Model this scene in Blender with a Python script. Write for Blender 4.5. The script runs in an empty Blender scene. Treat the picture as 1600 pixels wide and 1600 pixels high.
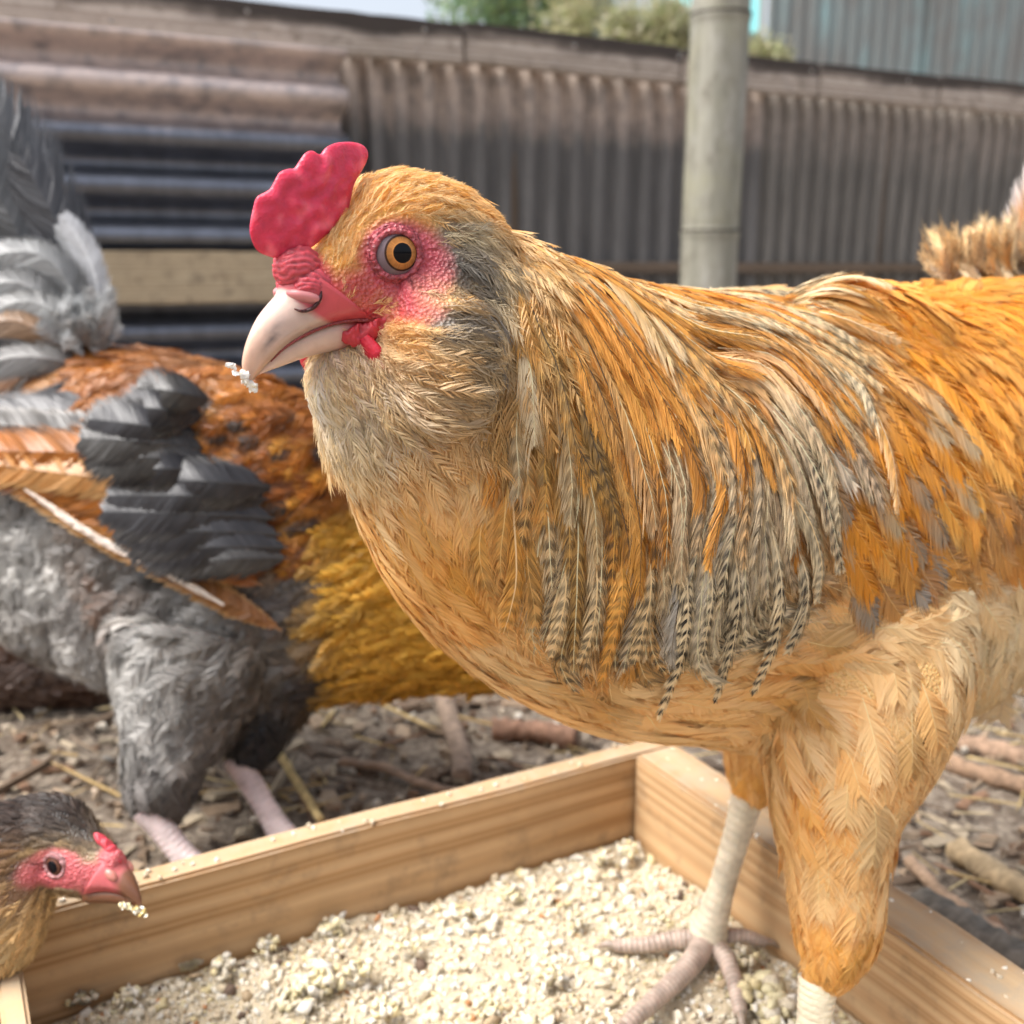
import bpy, bmesh, math, random
import numpy as np
from mathutils import Vector, Matrix, noise
from mathutils.bvhtree import BVHTree

random.seed(7)
rng = np.random.default_rng(11)
sc = bpy.context.scene
col = sc.collection

# ------------------------------------------------------------------ camera, world, sun, exposure
CAM_H, PITCH = 0.30, math.radians(13.4)
cam_d = bpy.data.cameras.new('camera')
cam = bpy.data.objects.new('camera', cam_d)
col.objects.link(cam)
cam.location = (0, 0, CAM_H)
cam.rotation_euler = (math.pi / 2 - PITCH, 0, 0)
cam_d.sensor_width = 36
cam_d.lens = 36
cam_d.clip_start = 0.01
cam_d.clip_end = 500
cam_d.dof.use_dof = True
cam_d.dof.focus_distance = 0.27
cam_d.dof.aperture_fstop = 14
sc.camera = cam

SUN_EL, SUN_AZ = math.radians(60), math.radians(-105)     # azimuth from +Y towards +X
w = bpy.data.worlds.new('World')
sc.world = w
w.use_nodes = True
wn = w.node_tree.nodes
bg = wn['Background']
sky = wn.new('ShaderNodeTexSky')
sky.sky_type = 'NISHITA'
sky.sun_disc = False
sky.sun_elevation = SUN_EL
sky.sun_rotation = SUN_AZ
sky.dust_density = 6.0
sky.air_density = 1.0
sky.ozone_density = 0.6
hs = wn.new('ShaderNodeHueSaturation')                   # thin cloud: a paler sky
hs.inputs['Saturation'].default_value = 0.5
w.node_tree.links.new(sky.outputs[0], hs.inputs['Color'])
w.node_tree.links.new(hs.outputs[0], bg.inputs['Color'])
bg.inputs['Strength'].default_value = 0.15
sun_d = bpy.data.lights.new('sun', 'SUN')
sun_d.energy = 2.0
sun_d.angle = math.radians(30)
sun_d.color = (1.0, 0.985, 0.965)
sun = bpy.data.objects.new('sun', sun_d)
col.objects.link(sun)
sdir = Vector((math.sin(SUN_AZ) * math.cos(SUN_EL), math.cos(SUN_AZ) * math.cos(SUN_EL), math.sin(SUN_EL)))
sun.rotation_euler = sdir.to_track_quat('Z', 'Y').to_euler()
sun.location = (0, 0, 6)
sc.view_settings.view_transform = 'Standard'
sc.view_settings.look = 'None'
sc.view_settings.gamma = 1
sc.view_settings.use_curve_mapping = False
sc.view_settings.exposure = 1.02
sc.render.engine = 'CYCLES'
sc.cycles.use_denoising = True
sc.cycles.max_bounces = 8
sc.cycles.transparent_max_bounces = 8

# ------------------------------------------------------------------ measuring helpers (photo measurements -> metres)
FW = np.array([0, math.cos(PITCH), -math.sin(PITCH)])
UP = np.array([0, math.sin(PITCH), math.cos(PITCH)])
RT = np.array([1.0, 0, 0])
CAMP = np.array([0, 0, CAM_H])
Z = np.array([0, 0, 1.0])


def ray(x, y):
    return FW + (x - 800) / 1600 * RT - (y - 800) / 1600 * UP


def P(x, y, d):
    return CAMP + d * ray(x, y)


def PZ(x, y, z):
    r = ray(x, y)
    return CAMP + r * ((z - CAM_H) / r[2])


def PPL(x, y, o, n):
    r = ray(x, y)
    return CAMP + r * (((o - CAMP) @ n) / (r @ n))


def norm(v):
    v = np.asarray(v, float)
    return v / np.maximum(np.linalg.norm(v, axis=-1, keepdims=True), 1e-12)


def lin(r, g, b):
    f = lambda c: (c / 255 / 12.92) if c / 255 < 0.04045 else ((c / 255 + 0.055) / 1.055) ** 2.4
    return (f(r), f(g), f(b))


# ------------------------------------------------------------------ object helpers
def link(o, parent=None):
    col.objects.link(o)
    if parent is not None:
        o.parent = parent
    return o


def empty(name, loc=(0, 0, 0)):
    o = bpy.data.objects.new(name, None)
    o.empty_display_size = 0.02
    o.location = loc
    return link(o)


def tag(o, label=None, cat=None, group=None, kind=None):
    if label: o['label'] = label
    if cat: o['category'] = cat
    if group: o['group'] = group
    if kind: o['kind'] = kind
    return o


def mesh_np(name, V, quads=None, tris=None, colr=None, smooth=True, mat=None, uv=None):
    V = np.asarray(V, np.float32)
    me = bpy.data.meshes.new(name)
    nq = 0 if quads is None else len(quads)
    nt = 0 if tris is None else len(tris)
    me.vertices.add(len(V))
    me.vertices.foreach_set('co', V.ravel())
    li = np.concatenate([np.asarray(a, np.int32).ravel() for a in (quads, tris) if a is not None and len(a)])
    me.loops.add(len(li))
    me.loops.foreach_set('vertex_index', li)
    me.polygons.add(nq + nt)
    ls = np.concatenate([np.arange(nq) * 4, nq * 4 + np.arange(nt) * 3]).astype(np.int32)
    me.polygons.foreach_set('loop_start', ls)
    me.update(calc_edges=True)
    me.validate()
    me.polygons.foreach_set('use_smooth', np.full(len(me.polygons), smooth))
    if colr is not None:
        a = me.color_attributes.new('Col', 'FLOAT_COLOR', 'POINT')
        c = np.ones((len(V), 4), np.float32)
        c[:, :3] = colr
        a.data.foreach_set('color', c.ravel())
    if mat is not None:
        me.materials.append(mat)
    return me


def ob(name, me, parent=None):
    """mesh in world coordinates; parents are never rotated, so only subtract the parent's place"""
    o = bpy.data.objects.new(name, me)
    link(o, parent)
    if parent is not None:
        off = Vector((0, 0, 0))
        q = parent
        while q is not None:
            off += Vector(q.location)
            q = q.parent
        o.location = -off
    return o


def crom(pts, n):
    pts = np.asarray(pts, float)
    p = np.vstack([2 * pts[0] - pts[1], pts, 2 * pts[-1] - pts[-2]])
    m = len(pts) - 1
    t = np.linspace(0, m, n)
    i = np.minimum(t.astype(int), m - 1)
    f = (t - i)[:, None]
    a, b, c, d = p[i], p[i + 1], p[i + 2], p[i + 3]
    return 0.5 * ((2 * b) + (-a + c) * f + (2 * a - 5 * b + 4 * c - d) * f ** 2 + (-a + 3 * b - 3 * c + d) * f ** 3)


def rings_mesh(C, A, B, n=24, cap=True):
    """loft of ellipses: centres C, half-axis vectors A and B (all m x 3)"""
    m = len(C)
    a = np.linspace(0, 2 * np.pi, n, endpoint=False)
    V = C[:, None] + A[:, None] * np.cos(a)[None, :, None] + B[:, None] * np.sin(a)[None, :, None]
    V = V.reshape(-1, 3)
    i = np.arange(m - 1)[:, None] * n
    j = np.arange(n)[None]
    k = (j + 1) % n
    Q = np.stack([i + j, i + k, i + n + k, i + n + j], -1).reshape(-1, 4)
    T = None
    if cap:
        V = np.vstack([V, C[0], C[-1]])
        jj = np.arange(n)
        T = np.vstack([np.stack([np.full(n, m * n), (jj + 1) % n, jj], -1),
                       np.stack([np.full(n, m * n + 1), (m - 1) * n + jj, (m - 1) * n + (jj + 1) % n], -1)])
    return V, Q, T


def tube(pts, rad, n=12, seg=40, ref=(0, 0, 1), flat=1.0):
    pts = np.asarray(pts, float)
    rad = np.asarray(rad, float)
    C = crom(pts, seg)
    r = crom(np.stack([rad, rad, rad], 1), seg)[:, :1]
    T = norm(np.gradient(C, axis=0))
    S = norm(np.cross(T, np.asarray(ref, float)))
    N = np.cross(S, T)
    return rings_mesh(C, S * r, N * r * flat, n)


def merge(parts):
    V, Q, T, o = [], [], [], 0
    for v, q, t in parts:
        V.append(v)
        if q is not None and len(q): Q.append(np.asarray(q) + o)
        if t is not None and len(t): T.append(np.asarray(t) + o)
        o += len(v)
    return np.vstack(V), (np.vstack(Q) if Q else None), (np.vstack(T) if T else None)


def ellipsoid(c, ax, n=24, m=16):
    """ax: 3 half-axis vectors"""
    th = np.linspace(0.02, np.pi - 0.02, m)
    C = c + np.cos(th)[:, None] * ax[0]
    return rings_mesh(C, np.sin(th)[:, None] * ax[1], np.sin(th)[:, None] * ax[2], n)


def fuse(parts, voxel, smooth_it=6):
    """closed shells -> one continuous skin"""
    V, Q, T = merge(parts)
    me = mesh_np('tmp', V, Q, T)
    o = bpy.data.objects.new('tmp', me)
    col.objects.link(o)
    m = o.modifiers.new('r', 'REMESH')
    m.mode = 'VOXEL'
    m.voxel_size = voxel
    s = o.modifiers.new('s', 'SMOOTH')
    s.factor = 0.5
    s.iterations = smooth_it
    dg = bpy.context.evaluated_depsgraph_get()
    ev = o.evaluated_get(dg)
    em = ev.to_mesh()
    nv = len(em.vertices)
    co = np.empty(nv * 3, np.float32)
    em.vertices.foreach_get('co', co)
    fa = np.array([p.vertices[:] for p in em.polygons if len(p.vertices) == 4], np.int32)
    ev.to_mesh_clear()
    bpy.data.objects.remove(o)
    bpy.data.meshes.remove(me)
    return co.reshape(-1, 3).astype(float), fa


# ------------------------------------------------------------------ materials
def new_mat(name):
    m = bpy.data.materials.new(name)
    m.use_nodes = True
    nt = m.node_tree
    return m, nt, nt.nodes['Principled BSDF'], nt.nodes['Material Output']


def node(nt, t, **kw):
    n = nt.nodes.new(t)
    for k, v in kw.items():
        if k in n.inputs: n.inputs[k].default_value = v
        else: setattr(n, k, v)
    return n


def ramp(nt, fac, stops):
    r = nt.nodes.new('ShaderNodeValToRGB')
    e = r.color_ramp.elements
    while len(e) < len(stops): e.new(0.5)
    for q, (p, c) in zip(e, stops):
        q.position = p
        q.color = (*c, 1)
    nt.links.new(fac, r.inputs[0])
    return r.outputs[0]


def mixc(nt, fac, a, b, mode='MIX'):
    m = nt.nodes.new('ShaderNodeMix')
    m.data_type = 'RGBA'
    m.blend_type = mode
    for s, v in ((m.inputs[0], fac), (m.inputs[6], a), (m.inputs[7], b)):
        if hasattr(v, 'links'): nt.links.new(v, s)
        elif isinstance(v, (int, float)): s.default_value = v
        else: s.default_value = (*v, 1)
    return m.outputs[2]


def tex(nt, kind='Object', scale=(1, 1, 1), rot=(0, 0, 0)):
    c = nt.nodes.new('ShaderNodeTexCoord')
    m = nt.nodes.new('ShaderNodeMapping')
    m.inputs['Scale'].default_value = scale
    m.inputs['Rotation'].default_value = rot
    nt.links.new(c.outputs[kind], m.inputs[0])
    return m.outputs[0]


def noise_t(nt, vec, scale, detail=4, rough=0.55, dist=0.0):
    n = nt.nodes.new('ShaderNodeTexNoise')
    nt.links.new(vec, n.inputs['Vector'])
    n.inputs['Scale'].default_value = scale
    n.inputs['Detail'].default_value = detail
    n.inputs['Roughness'].default_value = rough
    n.inputs['Distortion'].default_value = dist
    return n.outputs[0]


def bump(nt, bs, h, strength=0.5, dist=0.001):
    b = nt.nodes.new('ShaderNodeBump')
    b.inputs['Strength'].default_value = strength
    b.inputs['Distance'].default_value = dist
    nt.links.new(h, b.inputs['Height'])
    nt.links.new(b.outputs[0], bs.inputs['Normal'])


def mat_feather(name='feather', transl=0.3, rough=0.5):
    m, nt, bs, out = new_mat(name)
    a = node(nt, 'ShaderNodeAttribute', attribute_name='Col')
    bs.inputs['Roughness'].default_value = rough
    bs.inputs['Specular IOR Level'].default_value = 0.5
    nt.links.new(a.outputs['Color'], bs.inputs['Base Color'])
    tr = nt.nodes.new('ShaderNodeBsdfTranslucent')
    nt.links.new(a.outputs['Color'], tr.inputs['Color'])
    mx = nt.nodes.new('ShaderNodeMixShader')
    mx.inputs[0].default_value = transl
    nt.links.new(bs.outputs[0], mx.inputs[1])
    nt.links.new(tr.outputs[0], mx.inputs[2])
    nt.links.new(mx.outputs[0], out.inputs[0])
    return m


def mat_skin(name, rough=0.45, bscale=900, bstr=0.5, sss=0.25, spec=0.5):
    """coloured by the Col attribute: bare skin, comb, beak, legs"""
    m, nt, bs, out = new_mat(name)
    a = node(nt, 'ShaderNodeAttribute', attribute_name='Col')
    v = tex(nt, 'Object')
    n1 = noise_t(nt, v, bscale * 0.25, 5, 0.6, 0.6)
    c = mixc(nt, 0.35, a.outputs['Color'], ramp(nt, n1, [(0.3, (0.6, 0.55, 0.55)), (0.7, (1.25, 1.25, 1.25))]), 'MULTIPLY')
    nt.links.new(c, bs.inputs['Base Color'])
    bs.inputs['Roughness'].default_value = rough
    bs.inputs['Specular IOR Level'].default_value = spec
    bs.inputs['Subsurface Weight'].default_value = sss
    bs.inputs['Subsurface Radius'].default_value = (0.004, 0.0012, 0.0008)
    bs.inputs['Subsurface Scale'].default_value = 0.6
    vo = nt.nodes.new('ShaderNodeTexVoronoi')
    vo.inputs['Scale'].default_value = bscale
    nt.links.new(v, vo.inputs['Vector'])
    ad = node(nt, 'ShaderNodeMath', operation='ADD')
    nt.links.new(vo.outputs[0], ad.inputs[0])
    nt.links.new(noise_t(nt, v, bscale * 0.5, 4), ad.inputs[1])
    bump(nt, bs, ad.outputs[0], bstr, 0.0006)
    return m


def mat_attr(name, rough=0.8, nscale=300, bstr=0.5, bd=0.001, var=0.5, spec=0.3):
    m, nt, bs, out = new_mat(name)
    a = node(nt, 'ShaderNodeAttribute', attribute_name='Col')
    v = tex(nt, 'Object')
    n1 = noise_t(nt, v, nscale, 5, 0.65)
    c = mixc(nt, var, a.outputs['Color'], ramp(nt, n1, [(0.3, (0.55, 0.52, 0.48)), (0.7, (1.25, 1.25, 1.25))]), 'MULTIPLY')
    nt.links.new(c, bs.inputs['Base Color'])
    bs.inputs['Roughness'].default_value = rough
    bs.inputs['Specular IOR Level'].default_value = spec
    bump(nt, bs, n1, bstr, bd)
    return m


def mat_wood(name, light, mid, dark, ring=90, stretch=0.05, dirt=0.3, rough=0.7, tilt=0.05, wet=None):
    """local X runs along the board"""
    m, nt, bs, out = new_mat(name)
    v = tex(nt, 'Object', (stretch, 1, 1), (0, tilt, tilt))
    wv = nt.nodes.new('ShaderNodeTexWave')
    wv.wave_type = 'RINGS'
    wv.rings_direction = 'X'
    nt.links.new(v, wv.inputs['Vector'])
    wv.inputs['Scale'].default_value = ring
    wv.inputs['Distortion'].default_value = 2.2
    wv.inputs['Detail'].default_value = 2
    wv.inputs['Detail Scale'].default_value = 0.6
    c = ramp(nt, wv.outputs[0], [(0.0, light), (0.55, mid), (0.86, dark), (1.0, mid)])
    fv = tex(nt, 'Object', (8, 260, 260))
    fn = noise_t(nt, fv, 1.0, 3, 0.6)
    c = mixc(nt, 0.5, c, ramp(nt, fn, [(0.3, (0.72, 0.7, 0.66)), (0.7, (1.15, 1.15, 1.15))]), 'MULTIPLY')
    dv = tex(nt, 'Object')
    dn = noise_t(nt, dv, 45, 6, 0.7)
    c = mixc(nt, ramp(nt, dn, [(0.53, (0, 0, 0)), (0.72, (dirt, dirt, dirt))]), c, (0.12, 0.095, 0.07))
    d2 = noise_t(nt, dv, 9, 5, 0.65)
    c = mixc(nt, ramp(nt, d2, [(0.45, (0, 0, 0)), (0.7, (0.35, 0.35, 0.35))]), c, tuple(x * 0.55 for x in mid))
    if wet is not None:                                  # rain stain soaked in along the upper edge
        so = nt.nodes.new('ShaderNodeSeparateXYZ')
        nt.links.new(dv, so.inputs[0])
        wa = node(nt, 'ShaderNodeMath', operation='MULTIPLY_ADD')
        nt.links.new(noise_t(nt, tex(nt, 'Object', (5, 14, 14)), 1, 5, 0.6), wa.inputs[0])
        wa.inputs[1].default_value = 0.07
        nt.links.new(so.outputs['Z'], wa.inputs[2])
        mr = nt.nodes.new('ShaderNodeMapRange')
        mr.inputs['From Min'].default_value = 0.035
        mr.inputs['From Max'].default_value = 0.055
        nt.links.new(wa.outputs[0], mr.inputs['Value'])
        c = mixc(nt, mr.outputs[0], c, wet)
    geo = nt.nodes.new('ShaderNodeNewGeometry')          # dust and spilt meal settle on the level faces
    sx = nt.nodes.new('ShaderNodeSeparateXYZ')
    nt.links.new(geo.outputs['True Normal'], sx.inputs[0])
    lv = node(nt, 'ShaderNodeMath', operation='MULTIPLY')
    nt.links.new(ramp(nt, sx.outputs['Z'], [(0.75, (0, 0, 0)), (0.95, (1, 1, 1))]), lv.inputs[0])
    nt.links.new(ramp(nt, noise_t(nt, dv, 90, 7, 0.75), [(0.35, (0.1, 0.1, 0.1)), (0.62, (0.75, 0.75, 0.75))]), lv.inputs[1])
    c = mixc(nt, lv.outputs[0], c, (0.42, 0.34, 0.24))
    nt.links.new(c, bs.inputs['Base Color'])
    bs.inputs['Roughness'].default_value = rough
    bs.inputs['Specular IOR Level'].default_value = 0.3
    ad = node(nt, 'ShaderNodeMath', operation='ADD')
    nt.links.new(fn, ad.inputs[0])
    nt.links.new(wv.outputs[0], ad.inputs[1])
    bump(nt, bs, ad.outputs[0], 0.35, 0.0006)
    return m


M_FEATHER = mat_feather('feather_material', 0.28, 0.4)
M_FLUFF = mat_feather('fluff_material', 0.3, 0.5)
M_SKIN = mat_skin('face_skin_material', 0.45, 1000, 1.0)
M_COMB = mat_skin('comb_material', 0.40, 1300, 0.22, 0.5, 0.45)
M_BEAK = mat_skin('beak_material', 0.33, 500, 0.08, 0.25, 0.5)
M_SHANK = mat_skin('shank_material', 0.45, 700, 0.35, 0.15, 0.45)
M_CRUMB = mat_attr('crumb_material', 0.85, 700, 0.6, 0.0008, 0.35)
M_LITTER = mat_attr('litter_material', 0.9, 160, 0.7, 0.001, 0.6)


# ------------------------------------------------------------------ feathers
class Skin:
    """a bird's skin plus the fields that steer its plumage"""

    def __init__(self, V, F):
        self.V, self.F = V, F
        self.bvh = BVHTree.FromPolygons([tuple(v) for v in V], [tuple(f) for f in F.tolist()])
        a, b, c, d = (V[F[:, i]] for i in range(4))
        n = np.cross(c - a, d - b)
        self.area = np.linalg.norm(n, axis=1) * 0.5
        self.ctrl = []

    def near(self, p):
        q = np.empty_like(p)
        n = np.empty_like(p)
        fn = self.bvh.find_nearest
        for i, x in enumerate(p):
            l, nn, _, _ = fn(Vector(x))
            q[i] = l
            n[i] = nn
        return q, n

    def hit(self, x, y, d=0.4):
        r = ray(x, y)
        l, n, _, _ = self.bvh.ray_cast(Vector(CAMP), Vector(norm(r)))
        if l is None:
            l, n, _, _ = self.bvh.find_nearest(Vector(P(x, y, d)))
        return np.array(l), np.array(n)

    def add(self, x, y, dx, dy, ln, wd, c1, c2, bar=0.0, loose=0.3, mirror=None, d=0.4):
        p, n = self.hit(x, y, d)
        v = RT * dx - UP * dy
        v = norm(v - n * (v @ n))
        r = np.concatenate([p, v, [ln, wd], c1, c2, [bar, loose]])
        self.ctrl.append(r)
        if mirror is not None:
            o, m = mirror
            r = r.copy()
            r[:3] = p - 2 * ((p - o) @ m) * m
            r[3:6] = v - 2 * (v @ m) * m
            self.ctrl.append(r)

    def done(self):
        self.C = np.array(self.ctrl)

    def field(self, p, power=2.2):
        out = np.empty((len(p), self.C.shape[1] - 3))
        for s in range(0, len(p), 20000):
            d2 = ((p[s:s + 20000, None] - self.C[None, :, :3]) ** 2).sum(-1)
            wt = 1 / (d2 + 2e-5) ** power
            wt /= wt.sum(1, keepdims=True)
            out[s:s + 20000] = wt @ self.C[:, 3:]
        return out

    def sample(self, n, keep=None, minr=None):
        wt = self.area.copy()
        if keep is not None:
            wt = wt * keep(self.V[self.F].mean(1))
        f = rng.choice(len(self.F), n, p=wt / wt.sum())
        u = rng.random((n, 2))
        a, b, c, d = (self.V[self.F[f, i]] for i in range(4))
        p = (a * (1 - u[:, :1]) + b * u[:, :1]) * (1 - u[:, 1:]) + (d * (1 - u[:, :1]) + c * u[:, :1]) * u[:, 1:]
        if keep is not None:
            p = p[keep(p)]
        if minr is not None:
            r = minr(p) if callable(minr) else np.full(len(p), minr)
            grid, ok = {}, np.zeros(len(p), bool)
            cell = float(r.max())
            for i, x in enumerate(p):
                k = tuple((x // cell).astype(int))
                bad = False
                for dx in (-1, 0, 1):
                    for dy in (-1, 0, 1):
                        for dz in (-1, 0, 1):
                            for j in grid.get((k[0] + dx, k[1] + dy, k[2] + dz), ()):
                                e = p[j] - x
                                if e[0] * e[0] + e[1] * e[1] + e[2] * e[2] < r[i] * r[i]:
                                    bad = True
                                    break
                            if bad: break
                        if bad: break
                    if bad: break
                if not bad:
                    ok[i] = True
                    grid.setdefault(k, []).append(i)
            p = p[ok]
        return p

    def paths(self, roots, length, K=6, lift=0.12, base=-0.0005, jit=0.15, gravity=0.0):
        """walk along the flow over the skin; returns points and normals (N,K,3)"""
        N = len(roots)
        p = roots.copy()
        q, n = self.near(p)
        ang = rng.normal(0, jit, N)
        Pt, Nn = [], []
        off = rng.normal(0, 1, N) * 0.0006
        lf = lift * (0.6 + 0.8 * rng.random(N)) * (1 + 2.5 * np.clip(self.field(p)[:, 12] - 0.8, 0, 0.2))
        for k in range(K):
            q, n = self.near(p)
            fl = self.field(q)[:, :3]
            if gravity:
                fl = fl + np.array([0, 0, -gravity])
            fl = norm(fl - n * (fl * n).sum(1, keepdims=True))
            sd = np.cross(n, fl)
            fl = fl * np.cos(ang)[:, None] + sd * np.sin(ang)[:, None]
            s = k / (K - 1)
            Pt.append(q + n * (base + off + lf * length * s * (1 - 0.35 * s))[:, None])
            Nn.append(n)
            p = q + fl * (length / (K - 1))[:, None]
        return np.stack(Pt, 1), norm(np.stack(Nn, 1))


def ipath(A, t):
    """A (N,K,3), t (N,M) -> (N,M,3), linear with extrapolation"""
    K = A.shape[1]
    x = t * (K - 1)
    i = np.clip(np.floor(x).astype(int), 0, K - 2)
    f = (x - i)[..., None]
    r = np.arange(A.shape[0])[:, None]
    return A[r, i] * (1 - f) + A[r, i + 1] * f


def contour_prof(t):
    return np.clip(np.sin(np.pi * np.clip(t, 0, 1) ** 0.75), 0, 1) ** 0.55


def lance_prof(t):
    return np.clip(t, 0, 1) ** 0.25 * np.clip(1 - t, 0, 1) ** 0.55 * 1.35


def quill_prof(t):
    return np.clip(t * 6, 0, 1) ** 0.6 * np.clip((1 - t) * 5, 0, 1) ** 0.5


def feathers(Pt, Nn, width, colfn, NB=24, prof=contour_prof, sweep=0.9, camber=0.25, loose=0.3, rachis=None, tmin=0.04, fine=0.5, tone=0.12, twist=0.35, seg=2):
    """barb by barb feathers. colfn(t, s) -> rgb with t,s (N,M); width (N,). Returns V, quads, tris, colours"""
    N, K, _ = Pt.shape
    T = np.gradient(Pt, axis=1)
    L = np.linalg.norm(np.diff(Pt, axis=1), axis=2).sum(1)
    T = norm(T)
    S = norm(np.cross(Nn, T))
    loose = np.broadcast_to(np.asarray(loose, float), (N,))
    Vs, Cs = [], []
    for side in (-1, 1):
        t = np.linspace(tmin, 0.98, NB)[None] + rng.normal(0, 0.25 / NB, (N, NB))
        t = np.clip(t, 0.01, 0.995)
        # clumps: neighbouring barbs share a bend
        ncl = max(2, NB // 4)
        cl = np.clip((t * ncl).astype(int), 0, ncl - 1)
        bend = rng.normal(0, 1, (N, ncl))[np.arange(N)[:, None], cl]
        wv = width[:, None] * prof(t) * (1 + 0.10 * rng.normal(0, 1, (N, NB)) * (0.4 + loose[:, None]) + 0.12 * loose[:, None] * bend)
        wv = np.maximum(wv, 0.02 * width[:, None])
        sw = sweep * (1 + 0.25 * loose[:, None] * bend + 0.12 * rng.normal(0, 1, (N, NB)))
        dt = np.clip(sw * wv / L[:, None], 0.01, 0.42)
        hop = rng.normal(0, 1, (N, NB)) * 0.0009 * tone * (1 + 2 * loose[:, None])
        hw = (L[:, None] / NB) * (fine + 0.25 * rng.random((N, NB)))
        r0 = ipath(Pt, t)
        tg = ipath(T, np.clip(t, 0, 1))
        sd = ipath(S, np.clip(t, 0, 1)) * side
        nn = ipath(Nn, np.clip(t, 0, 1))
        h = hw[..., None]
        r0 = r0 + nn * hop[..., None] * 0.5
        hv = tg * h + (rng.normal(0, twist, (N, NB)) + 0.7 * twist)[..., None] * nn * h
        bj = (1 - tone + 2 * tone * rng.random((N, NB)))[..., None]
        vv, cc = [], []
        for fr in np.linspace(0, 1, seg + 1):
            al, la = fr ** 1.25, fr ** 0.74
            lift_ = hop * 2 * fr + wv * loose[:, None] * 0.18 * bend * fr ** 3 - camber * wv * 0.75 * fr ** 1.7
            q = ipath(Pt, t + dt * al) + sd * (wv * la)[..., None] + nn * lift_[..., None] + (nn * hop[..., None] * 0.5 if fr == 0 else 0)
            c = colfn(np.clip(t + dt * al, 0, 1), np.full_like(t, fr)) * bj
            if fr < 0.999:
                vv += [q - hv * (1 - 0.1 * fr), q + hv * (1 - 0.1 * fr)]
                cc += [c, c]
            else:
                vv.append(q)
                cc.append(c)
        Vs.append(np.stack(vv, 2).reshape(-1, 2 * seg + 1, 3))
        Cs.append(np.stack(cc, 2).reshape(-1, 2 * seg + 1, 3))
    V = np.concatenate(Vs)
    C = np.concatenate(Cs)
    m = len(V)
    b = np.arange(m)[:, None] * (2 * seg + 1)
    Q = np.concatenate([b + np.array([[2 * k, 2 * k + 1, 2 * k + 3, 2 * k + 2]]) for k in range(seg - 1)])
    Tr = b + np.array([[2 * seg - 2, 2 * seg - 1, 2 * seg]])
    V, C = V.reshape(-1, 3), C.reshape(-1, 3)
    if rachis is not None:
        rc, rw = rachis
        tt = np.linspace(0, 0.96, K)
        R0 = Pt + Nn * 0.00025
        hwid = (rw * (1 - 0.8 * tt))[None, :, None]
        RV = np.stack([R0 - S * hwid, R0 + S * hwid], 2).reshape(-1, 3)
        b = (np.arange(N)[:, None] * K + np.arange(K - 1)[None]).reshape(-1, 1) * 2 + len(V)
        Q = np.vstack([Q, b + np.array([[0, 1, 3, 2]])])
        rcol = np.repeat(np.broadcast_to(np.asarray(rc, float), (N, 3)), K * 2, axis=0)
        V = np.vstack([V, RV])
        C = np.vstack([C, rcol])
    C = C / np.maximum(C.max(1, keepdims=True) / 0.9, 1)
    return V, Q, Tr, np.clip(C, 0.004, 0.95)


def feather_objects(name, Pt, Nn, width, colfn_i, parent, mat, **kw):
    """each feather a part of its own"""
    for i in range(len(Pt)):
        V, Q, T, C = feathers(Pt[i:i + 1], Nn[i:i + 1], width[i:i + 1], colfn_i(i), **kw)
        ob(name, mesh_np(name, V, Q, T, C, mat=mat), parent)


def pathfrom(pts, facing, K=9):
    """an explicit feather path with normals turned to 'facing'"""
    C = crom(np.array(pts, float), K)
    T = norm(np.gradient(C, axis=0))
    f = np.asarray(facing, float)
    n = norm(f[None] - T * (T @ f)[:, None])
    return C[None], n[None]


def plain_col(c1, c2, var=0.0, tipc=None, dark=None):
    c1, c2 = np.array(c1, float), np.array(c2, float)

    def f(t, s):
        k = np.clip(t[..., None] * 0.6 + s[..., None] * 0.4 - 0.25, 0, 1)
        c = c1 * (1 - k) + c2 * k
        if tipc is not None:
            q = np.clip((t[..., None] - 0.8) * 6, 0, 1)
            c = c * (1 - q) + np.array(tipc) * q
        return c
    return f


def field_col(fld, period=None, seed=None, barlo=(0.03, 0.025, 0.022), L=None, W=None):
    """colours from a Skin field: [dir3, len, wid, c1, c2, bar, loose]"""
    N = len(fld)
    c1, c2, bar = fld[:, 5:8], fld[:, 8:11], fld[:, 11]
    br = (1 + 0.10 * rng.normal(0, 1, N)).clip(0.7, 1.3)[:, None, None]
    ph = rng.random(N) * 6.28
    mixr = rng.normal(0, 1, N) * (0.18 + 0.25 * fld[:, 12])
    per = (0.0042 * (0.85 + 0.4 * rng.random(N)))

    def f(t, s):
        k = np.clip(0.1 + 0.45 * (t - 0.35) + 0.75 * np.clip(s - 0.35, 0, 1) + mixr[:, None], 0, 1)[..., None]
        c = (c1[:, None] * (1 - k) + c2[:, None] * k) * br
        if L is not None:
            x = t * L[:, None] - 0.55 * s * W[:, None] + rng.normal(0, 0.00035, t.shape)
            b = 0.5 + 0.5 * np.sin(x / per[:, None] * 6.283 + ph[:, None])
            b = np.clip((b - 0.42) * 4.2, 0, 1) * np.clip(bar[:, None], 0, 1)
            b = b * np.clip((t - 0.12) * 4, 0, 1)
            c = c * (1 - b[..., None]) + np.array(barlo) * b[..., None]
        return c
    return f


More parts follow.
